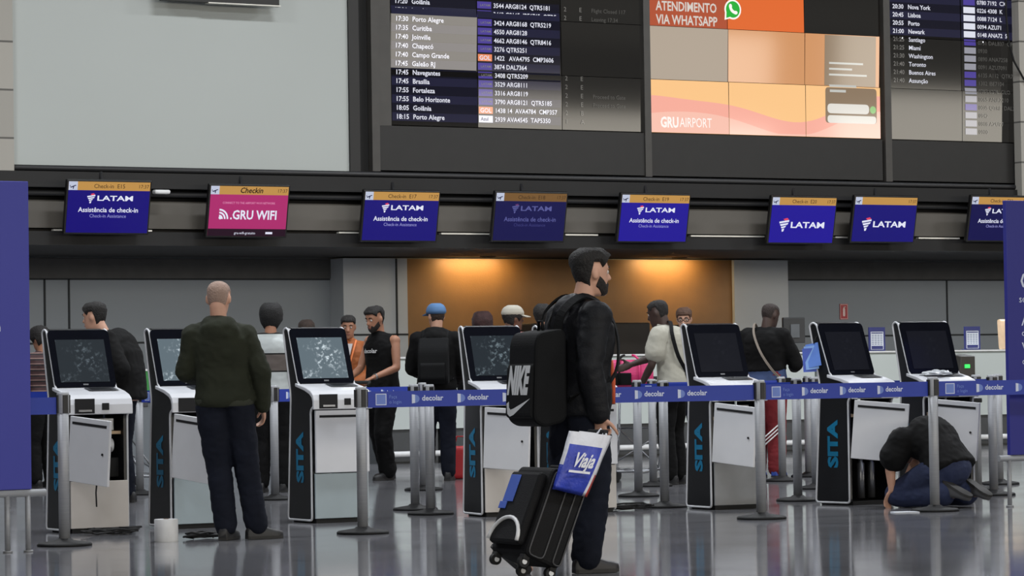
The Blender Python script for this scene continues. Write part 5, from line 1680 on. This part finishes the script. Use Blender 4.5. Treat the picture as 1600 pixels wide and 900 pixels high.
bm = bmesh.new(); vs = [bm.verts.new(V(q) * k) for q in ((-.014, -.126, 1.44), (.014, -.126, 1.44), (.026, -.166, 1.22), (0, -.17, 1.18), (-.026, -.166, 1.22), (-.014, -.11, 1.44), (.014, -.11, 1.44), (.026, -.14, 1.22), (0, -.14, 1.18), (-.026, -.14, 1.22))]
bm.faces.new(vs[:5]); bm.faces.new(list(reversed(vs[5:])))
for i in range(5): bm.faces.new((vs[i], vs[(i + 1) % 5], vs[5 + (i + 1) % 5], vs[5 + i]))
obj('tie', bm, mat('tie_navy', (22, 24, 40), .6), P7['root'])
strap_path(P7, [(-.09, -.04, 1.49), (-.075, -.125, 1.38), (-.03, -.165, 1.2), (0, -.168, 1.12)], .016, mat('lanyard_orange', (214, 116, 58), .6), 'lanyard')
strap_path(P7, [(.09, -.04, 1.49), (.075, -.125, 1.38), (.03, -.165, 1.2), (0, -.168, 1.12)], .016, MC['lanyard_orange'], 'lanyard')
bm = bmesh.new(); box(bm, V((0, -.176, 1.07)) * k, (.06, .006, .08)); obj('badge', bm, m_paper, P7['root'])

p = G(598, 750)
P8 = make_person('bearded man in a black sleeveless shirt leaning on a baggage trolley', p, px_heading(226), 1.80, 'skin_tan', voxel=VX, face=True, headpitch=14, beard=True,
                 J=dict(neck=(0, -.02, 1.47), head=(0, -.075, 1.62), elL=(.25, -.02, 1.13), wrL=(.17, -.26, 1.04), elR=(-.24, -.06, 1.13), wrR=(-.14, -.30, 1.04), pnL=(0, 0, -1), pnR=(0, 0, -1), thL=(-1, 0, 0), thR=(1, 0, 0),
                        knL=(.12, -.1, .49), anL=(.12, -.05, .085), anR=(-.1, .18, .085), knR=(-.1, .04, .48)), hair=dict(c=HB, front=.072, side=.035, back=-.07, th=.022),
                 top=dict(m=m_blk, inf=.03, sleeve='none', name='sleeveless_shirt', hem=-.02), bottom=dict(m=m_blk, inf=.026), handcurl=(55, 55))
A = Art(); A.text('decolar', 0, 0, .062, mat('print_white', (206, 206, 208), .7), 0, 'C', .02)
k = P8['k']
A.build('shirt_print', P8['root'], lambda u, v, l: V((u, -.158 + 1.9 * u * u, 1.285 + v)) * k)
bm = bmesh.new(); lathe(bm, [(.034, -.014), (.034, .014)], 16, (0, 0, 0), axis='Y')
w_ = obj('wristwatch', bm, m_metal, P8['root']); w_.location = V((.172, -.245, 1.045)) * k

p = G(685, 751)
P9 = make_person('man in a light blue cap and black jacket with a dark backpack, seen from behind', p, px_heading(84), 1.80, 'skin_light', voxel=VX, headturn=30,
                 J=dict(elL=(.26, -.03, 1.12), wrL=(.15, -.24, 1.05), elR=(-.26, -.02, 1.12), wrR=(-.18, -.22, 1.0)), hair=dict(c=HBR, front=.03, side=.0, back=-.07, th=.008, top=.06), top=dict(m=m_blk, inf=.036, hood=True), bottom=dict(m=m_navyj))
cap(P9, mat('cap_blue', (74, 110, 152), .8), .03)
t = worn('backpack', 'plain dark backpack on the man in the light blue cap', 'backpack', P9); k = P9['k']
bm = bmesh.new(); prism(bm, [(y * k, z * k) for y, z in rounded([(.155, .97), (.28, .96), (.32, 1.02), (.29, 1.3), (.2, 1.42), (.155, 1.42)], .05, 4)], -.15 * k, .15 * k); obj('bag_body', bm, m_pack, t, bevel=.03)
bm = bmesh.new(); prism(bm, [(y * k, z * k) for y, z in rounded([(.3, .99), (.345, 1.01), (.34, 1.16), (.3, 1.18)], .03, 3)], -.12 * k, .12 * k); obj('front_pocket', bm, m_pack, t, bevel=.012)
for s in (-1, 1): strap_path(P9, [(s * .10, .16, 1.41), (s * .12, .05, 1.50), (s * .125, -.07, 1.43), (s * .13, -.14, 1.25), (s * .17, -.06, 1.06), (s * .16, .12, 1.0)], .05, m_pack, 'shoulder_strap', t)

p = G(757, 733)
P10 = make_person('person with dark red hair behind the dusty-screen kiosk', p, px_heading(80), 1.76, 'skin_light', voxel=VX, hair=dict(c=('auburn', (50, 24, 24)), front=.04, side=-.07, back=-.115, th=.042, rough=.012), top=dict(m=m_blk, inf=.03), bottom=dict(m=mat('red_track_cloth', (128, 22, 28), .8)))
p = G(804, 754)
P11 = make_person('person in a pale cap and pink patterned shirt facing right beyond a kiosk', p, px_heading(38), 1.75, 'skin_brown', voxel=VX, headturn=-10, hair=dict(c=HB, front=.03, side=-.04, back=-.09, th=.014, top=.06),
                  top=dict(m=patchwork('pink_print', [(120, 40, 44), (176, 118, 124), (52, 32, 34), (188, 132, 92)], 22), inf=.04, sleeve='short', name='shirt'), bottom=dict(m=m_jean))
cap(P11, mat('cap_pale', (172, 168, 156), .8), .03)
p = G(852, 748)
P12 = make_person('dark haired person almost hidden behind the walking man', p, px_heading(95), 1.78, 'skin_tan', voxel=VX, hair=dict(c=HB, front=.06, side=-.02, back=-.09, th=.02), top=dict(m=m_blk2, inf=.03), bottom=dict(m=m_navyj))

p = G(1052, 757)
P13 = make_person('dark skinned man in a cream short-sleeved top reaching for a pink bag', p, px_heading(152), 1.79, 'skin_dark', voxel=VX, face=True, headpitch=14, girth=1.08,
                  J=dict(pel=(0, .03, .93), chest=(0, .0, 1.27), neck=(0, -.06, 1.465), head=(0, -.125, 1.60), shL=(.2, -.02, 1.40), elL=(.26, -.08, 1.12), wrL=(.17, -.24, .93), shR=(-.18, -.05, 1.40), elR=(-.2, -.28, 1.2), wrR=(-.1, -.46, 1.13)),
                  hair=dict(c=HB, front=.075, side=.03, back=-.06, th=.01), top=dict(m=m_cream, inf=.036, sleeve='short', name='shirt', hem=-.07, slen=.56), bottom=dict(m=m_blk))
t = worn('crossbody_bag', 'slim black shoulder bag strapped over the cream top', 'bag', P13); k = P13['k']
strap_path(P13, [(-.12, -.14, 1.44), (-.02, -.04, 1.525), (.06, .03, 1.51), (.18, .10, 1.4), (.17, .155, 1.2), (.02, .185, 1.03)], .035, m_pack, 'strap', t)
bm = bmesh.new(); box(bm, V((-.04, .2, .97)) * k, (.22, .07, .2)); obj('pouch', bm, m_pack, t, bevel=.02)
p = G(1073, 732)
P14 = make_person('brown haired person in glasses peering over the black-screened kiosk', p, px_heading(262), 1.77, 'skin_light', voxel=VX, face=True, headpitch=8, hair=dict(c=('sandy', (78, 54, 40)), front=.06, side=.0, back=-.08, th=.02), top=dict(m=m_blk, inf=.03), bottom=dict(m=m_navyj))
k = P14['k']; hd, Rh = P14['head'], P14['Rh']; bm = bmesh.new()
for s in (-1, 1):
    c = hd + Rh @ V((s * .033, -.108, .012)); tube(bm, [(c + Rh @ V((.027 * math.cos(a), 0, .02 * math.sin(a)))) * k for a in [2 * PI * i / 14 for i in range(14)]], .0035, 6, closed=True)
    tube(bm, [(hd + Rh @ V((s * .06, -.106, .016))) * k, (hd + Rh @ V((s * .082, -.02, .014))) * k], .003, 6)
tube(bm, [(hd + Rh @ V((-.008, -.11, .014))) * k, (hd + Rh @ V((.008, -.11, .014))) * k], .003, 6)
obj('glasses', bm, m_black, P14['root'])
p = G(1200, 746)
P15 = make_person('bald man in a black jumper and red trousers with a thin shoulder strap', p, px_heading(62), 1.77, 'skin_dark', voxel=VX, headpitch=12, headturn=-18, girth=1.1,
                  J=dict(neck=(0, -.01, 1.46), head=(-.03, -.06, 1.61), elR=(-.29, -.08, 1.13), wrR=(-.18, -.30, 1.10), elL=(.28, .03, 1.13), wrL=(.2, -.2, 1.0)), hair=dict(c=('stubble', (44, 34, 31)), front=.085, side=.03, back=-.05, th=.002, rough=0),
                  top=dict(m=m_blk, inf=.044, hem=.24, name='jumper'), bottom=dict(m=mat('red_trousers', (112, 18, 26), .8, var=.12, bump=.1), inf=.028), shoes=(34, 62, 140))
k = P15['k']
t = worn('crossbody_bag', 'small dark bag on a grey strap worn by the bald man in black', 'bag', P15)
strap_path(P15, [(.12, -.12, 1.44), (.10, .03, 1.535), (.06, .15, 1.43), (-.03, .205, 1.25), (-.14, .195, 1.08), (-.22, .12, .97)], .022, mat('strap_grey', (132, 122, 112), .6), 'strap', t)
bm = bmesh.new(); box(bm, V((-.235, .06, .93)) * k, (.08, .16, .12)); obj('pouch', bm, m_pack, t, bevel=.02)
bm = bmesh.new()   # blue shirt tail showing under the jumper
B = Blob(k); P15['torso'](B, .038, -.02, .30); bm.free(); B.build('shirt_tail', mat('blue_shirt', (54, 72, 112), .8), P15['root'], .013, 4, .004)
bm = bmesh.new(); kn, an = P15['D']['knL'], P15['D']['anL']

# ---- technician kneeling under the right kiosks
p = G(1467, 793)
P16 = make_person('kneeling person in black shirt and jeans working inside a kiosk, head hidden', p, px_heading(132), 1.78, 'skin_light', voxel=.0095, girth=1.14,
                  J=dict(pel=(0, .10, .30), chest=(0, -.05, .51), neck=(0, -.21, .575), head=(0, -.34, .47), shL=(.21, -.15, .52), shR=(-.19, -.17, .52), elL=(.28, -.24, .34), wrL=(.25, -.25, .14), elR=(-.22, -.36, .42), wrR=(-.12, -.42, .22),
                         hipL=(.12, .07, .27), hipR=(-.10, .06, .27), knL=(.17, -.27, .10), knR=(-.14, -.27, .10), anL=(.12, .20, .11), anR=(-.12, .22, .11), toeL=(-.1, .85, -.42), toeR=(.1, .85, -.42), upL=(0, -.42, -.85), upR=(0, -.42, -.85), hdL=(-.1, -.5, -.7), pnL=(0, .6, -1), thL=(-1, 0, 0)),
                  hair=dict(c=HB, front=.07, side=.02, back=-.08, th=.018), headpitch=55, top=dict(m=m_blk, inf=.044, hem=-.10, sleeve='short', name='shirt', wr=.01), bottom=dict(m=mat('indigo_denim', (26, 36, 66), .85, var=.2, bump=.15), inf=.03, len=.9, rise=.2, seat=True), shoes=(70, 70, 72))

# ================================================================= BAGGAGE TROLLEYS AND SMALL THINGS
m_tro = mat('trolley_metal', (128, 130, 134), .35, .7)
m_green = mat('green_plastic', (48, 132, 62), .5)


def trolley(x, y, rz, label):
    t = thing('baggage_trolley', label, 'trolley', (x, y, 0), rz, group='baggage trolleys')
    bm = bmesh.new()
    for s in (-1, 1):
        tube(bm, [(s * .26, -.42, .10), (s * .26, .25, .12), (s * .26, .38, .30), (s * .26, .46, .98)], .014, 8)
        tube(bm, [(s * .26, .1, .13), (s * .24, .40, .52)], .010, 8)
    for y_ in (-.42, -.1, .22): tube(bm, [(-.26, y_, .11), (.26, y_, .11)], .012, 8)
    for x_ in (-.13, 0, .13): tube(bm, [(x_, -.42, .11), (x_, .25, .12)], .008, 6)
    tube(bm, [(-.26, .40, .52), (.26, .40, .52)], .010, 8); tube(bm, [(-.25, .1, .15), (.25, .4, .5)], .008, 6); tube(bm, [(.25, .1, .15), (-.25, .4, .5)], .008, 6)
    obj('frame', bm, m_tro, t)
    bm = bmesh.new(); tube(bm, [(-.28, .46, .98), (-.28, .49, 1.02), (.28, .49, 1.02), (.28, .46, .98)], .017, 8); obj('push_handle', bm, m_rub, t)
    bm = bmesh.new(); bx(-.25, .25, .18, .44, .80, .81, bm); bx(-.25, .25, .18, .19, .80, .92, bm); bx(-.25, -.24, .18, .44, .80, .92, bm); bx(.24, .25, .18, .44, .80, .92, bm)
    obj('basket', bm, m_tro, t)
    for wx, wy in ((-.24, .3), (.24, .3), (0, -.4)):
        bm = bmesh.new(); lathe(bm, [(.02, -.018), (.062, -.016), (.062, .016), (.02, .018)], 18, (wx, wy, .0625), axis='X'); obj('wheel', bm, m_rub, t, smooth=True, auto=40)
    return t


p = G(240, 760)
t1 = trolley(p.x, p.y, T(40), 'metal baggage trolley standing between the two leftmost kiosks')
r8 = P8['root']; a8 = math.radians(px_heading(226))
t2 = trolley(r8.location.x + math.cos(a8) * .92, r8.location.y + math.sin(a8) * .92, r8.rotation_euler.z, 'baggage trolley held by the man in the sleeveless shirt')
p = G(985, 752)
t3 = trolley(p.x, p.y, T(-52), 'baggage trolley loaded with the pink bag')
# green panel of a cart behind
p = G(228, 757)
t = thing('green_crate', 'bright green plastic crate riding on the trolley beside the black-jacketed man', 'crate', (p.x, p.y + .1, .84))
bm = bmesh.new(); bx(-.2, .2, -.15, .15, 0, .02, bm); bx(-.2, .2, -.15, -.13, 0, .34, bm); bx(-.2, .2, .13, .15, 0, .34, bm); bx(-.2, -.18, -.15, .15, 0, .34, bm); bx(.18, .2, -.15, .15, 0, .34, bm)
obj('walls', bm, m_green, t); bm = bmesh.new(); tube(bm, rounded and [(-.2, -.15, .34), (.2, -.15, .34), (.2, .15, .34), (-.2, .15, .34)], .012, 6, closed=True); obj('rim', bm, MC['white_plastic'], t)
# pink travel bag on the trolley
p3 = t3.location
t = thing('travel_bag', 'bright pink and black travel bag on the trolley', 'bag', (p3.x, p3.y, .935), T(-30))
m_pink = mat('pink_nylon', (196, 40, 104), .55, var=.12, bump=.15, bscale=60)
bm = bmesh.new(); prism(bm, rounded([(-.16, 0), (.16, 0), (.17, .12), (.1, .27), (-.1, .27), (-.17, .12)], .06, 4), -.24, .24)
o = obj('bag_body', bm, m_pink, t, bevel=.03)
bm = bmesh.new(); prism(bm, rounded([(-.185, .02), (-.165, .02), (-.165, .14), (-.185, .14)], .01, 2), -.17, .02); obj('side_pocket', bm, m_pack, t, bevel=.008)
for x_ in (-.1, .1):
    bm = bmesh.new(); tube(bm, [(x_, -.19, .02), (x_, -.185, .16), (x_, -.12, .27), (x_ * .6, -.03, .31), (x_ * .4, .0, .315)], .012, 6); obj('handle_strap', bm, m_pack if x_ < 0 else m_pink, t)
p = t3.location
# red bag on the floor by the blue cap man
p = G(722, 748)
t = thing('red_bag', 'red bag with white stripes on the floor, cut off by the dusty-screen kiosk', 'bag', (p.x, p.y, 0), T(-20))
bm = bmesh.new(); prism(bm, rounded([(-.12, 0), (.12, 0), (.1, .34), (-.1, .34)], .04, 3), -.17, .17); o = obj('bag_body', bm, mat('red_nylon', (168, 20, 30), .5, bump=.1), t, bevel=.025)
A = Art()
for q in range(3): A.poly([(.02 + q * .03, .03), (.035 + q * .03, .03), (.075 + q * .03, .16), (.06 + q * .03, .16)], m_wpl, 0)
A.build('stripes', o, lambda u, v, l: V((u, -.1235 + .02 * v / .34, v)))
bm = bmesh.new(); tube(bm, [(-.08, 0, .33), (-.05, 0, .44), (.05, 0, .44), (.08, 0, .33)], .01, 6); obj('handle', bm, mat('red_nylon', (168, 20, 30)), t)
# paper roll on the floor
p = G(260, 846)
t = thing('paper_roll', 'white paper roll standing on the floor before the second kiosk', 'paper roll', (p.x, p.y, 0))
bm = bmesh.new(); lathe(bm, [(.03, 0), (.078, 0), (.08, .004), (.08, .146), (.078, .15), (.03, .15)][1:5], 30); obj('paper', bm, m_wpl, t, smooth=True, auto=40)
bm = bmesh.new(); lathe(bm, [(.018, .1505), (.018, .1525)], 16); obj('core', bm, mat('card_brown', (120, 96, 70), .8), t)
# tools and cables left on the floor
for (px, py, lab, sd) in ((172, 836, 'tangle of black cables lying before the leftmost kiosk', 1), (318, 842, 'small heap of dark cable beside the olive jacket man', 2), (976, 797, 'loose cables on the floor by the walking man', 3)):
    p = G(px, py); random.seed(sd); bm = bmesh.new()
    for q in range(4):
        pts = []; a = random.uniform(0, 6)
        for i in range(16):
            a += random.uniform(.2, .75); r = random.uniform(.05, .12 if sd == 2 else .2)
            pts.append((r * math.cos(a) * 1.4, r * math.sin(a) * .6, .008 + .018 * random.random() + .008 * q))
        tube(bm, pts, .0075, 6)
    o = obj('cable', bm, m_rub, smooth=True); o.location = (p.x, p.y, 0); tag(o, lab, 'cable')
p = G(138, 832)
bm = bmesh.new(); bmesh.ops.create_icosphere(bm, subdivisions=3, radius=.05)
for v in bm.verts: v.co = V((v.co.x * 1.2, v.co.y, v.co.z * .7)) * (1 + .35 * noise.noise(v.co * 40)); v.co.z = max(0, v.co.z + .026)
o = obj('paper_scrap', bm, m_paper); o.location = (p.x, p.y, 0); tag(o, 'crumpled white paper scrap by the leftmost kiosk', 'paper')

# cord dangling from the open door of the first kiosk
p = K1.location
pts = [onY(a, b, p.y - KD / 2 - .32) for a, b in ((152, 715), (150, 726), (152, 745), (150, 770), (151, 792))]
bm = bmesh.new(); tube(bm, pts, [.012, .014, .007, .006, .006], 8)
tag(obj('cord', bm, m_rub, smooth=True), 'short black cord dangling against the open door of the leftmost kiosk', 'cord')
# crumpled clear wrap on the rightmost kiosk's console
p = K8.location
bm = bmesh.new(); bmesh.ops.create_icosphere(bm, subdivisions=4, radius=.1)
for v in bm.verts:
    n_ = noise.noise(v.co * 22); v.co = V((v.co.x * 1.3, v.co.y * .7, v.co.z * .28)) * (1 + .5 * n_); v.co.z = max(v.co.z, -.012)
o = obj('plastic_wrap', bm, mat('clear_wrap', (200, 204, 208), .15, var=.05)); o.location = (p.x - .04, p.y - .09, 1.035); tag(o, 'crumpled pale plastic wrap lying on the rightmost kiosk console', 'wrapping')
# sheet of paper on the floor by the kneeling person
p = G(1414, 801)
bm = bmesh.new(); box(bm, (0, 0, .004), (.19, .13, .006), Matrix.Rotation(T(-20), 3, 'Z'))
o = obj('paper_sheet', bm, m_paper); o.location = (p.x, p.y, 0); tag(o, 'small white paper sheet on the floor by the kneeling person', 'paper')
# teal pouch beside the pink bag
bm = bmesh.new(); bmesh.ops.create_icosphere(bm, subdivisions=3, radius=.06)
for v in bm.verts: v.co = V((v.co.x * 1.2, v.co.y * .8, max(-.04, v.co.z * .8))) * (1 + .15 * noise.noise(v.co * 25))
q = onY(1009, 592, p3.y - .06)
o = obj('pouch', bm, mat('teal_cloth', (70, 166, 160), .7), smooth=True); o.location = (q.x, q.y, q.z); tag(o, 'small teal pouch beside the pink travel bag', 'pouch')
# white side stripes of the red trousers
M_ = P15['root']
inv = (Matrix.Translation(M_.location) @ Matrix.Rotation(M_.rotation_euler.z, 4, 'Z')).inverted()
yy = M_.location.y - .17
for q in range(3):
    a_, b2 = inv @ onY(1194, 684 + q * 6, yy), inv @ onY(1216, 664 + q * 6, yy)
    bm = bmesh.new(); tube(bm, [a_, b2], .007, 6); obj('side_stripe', bm, m_wpl, M_)
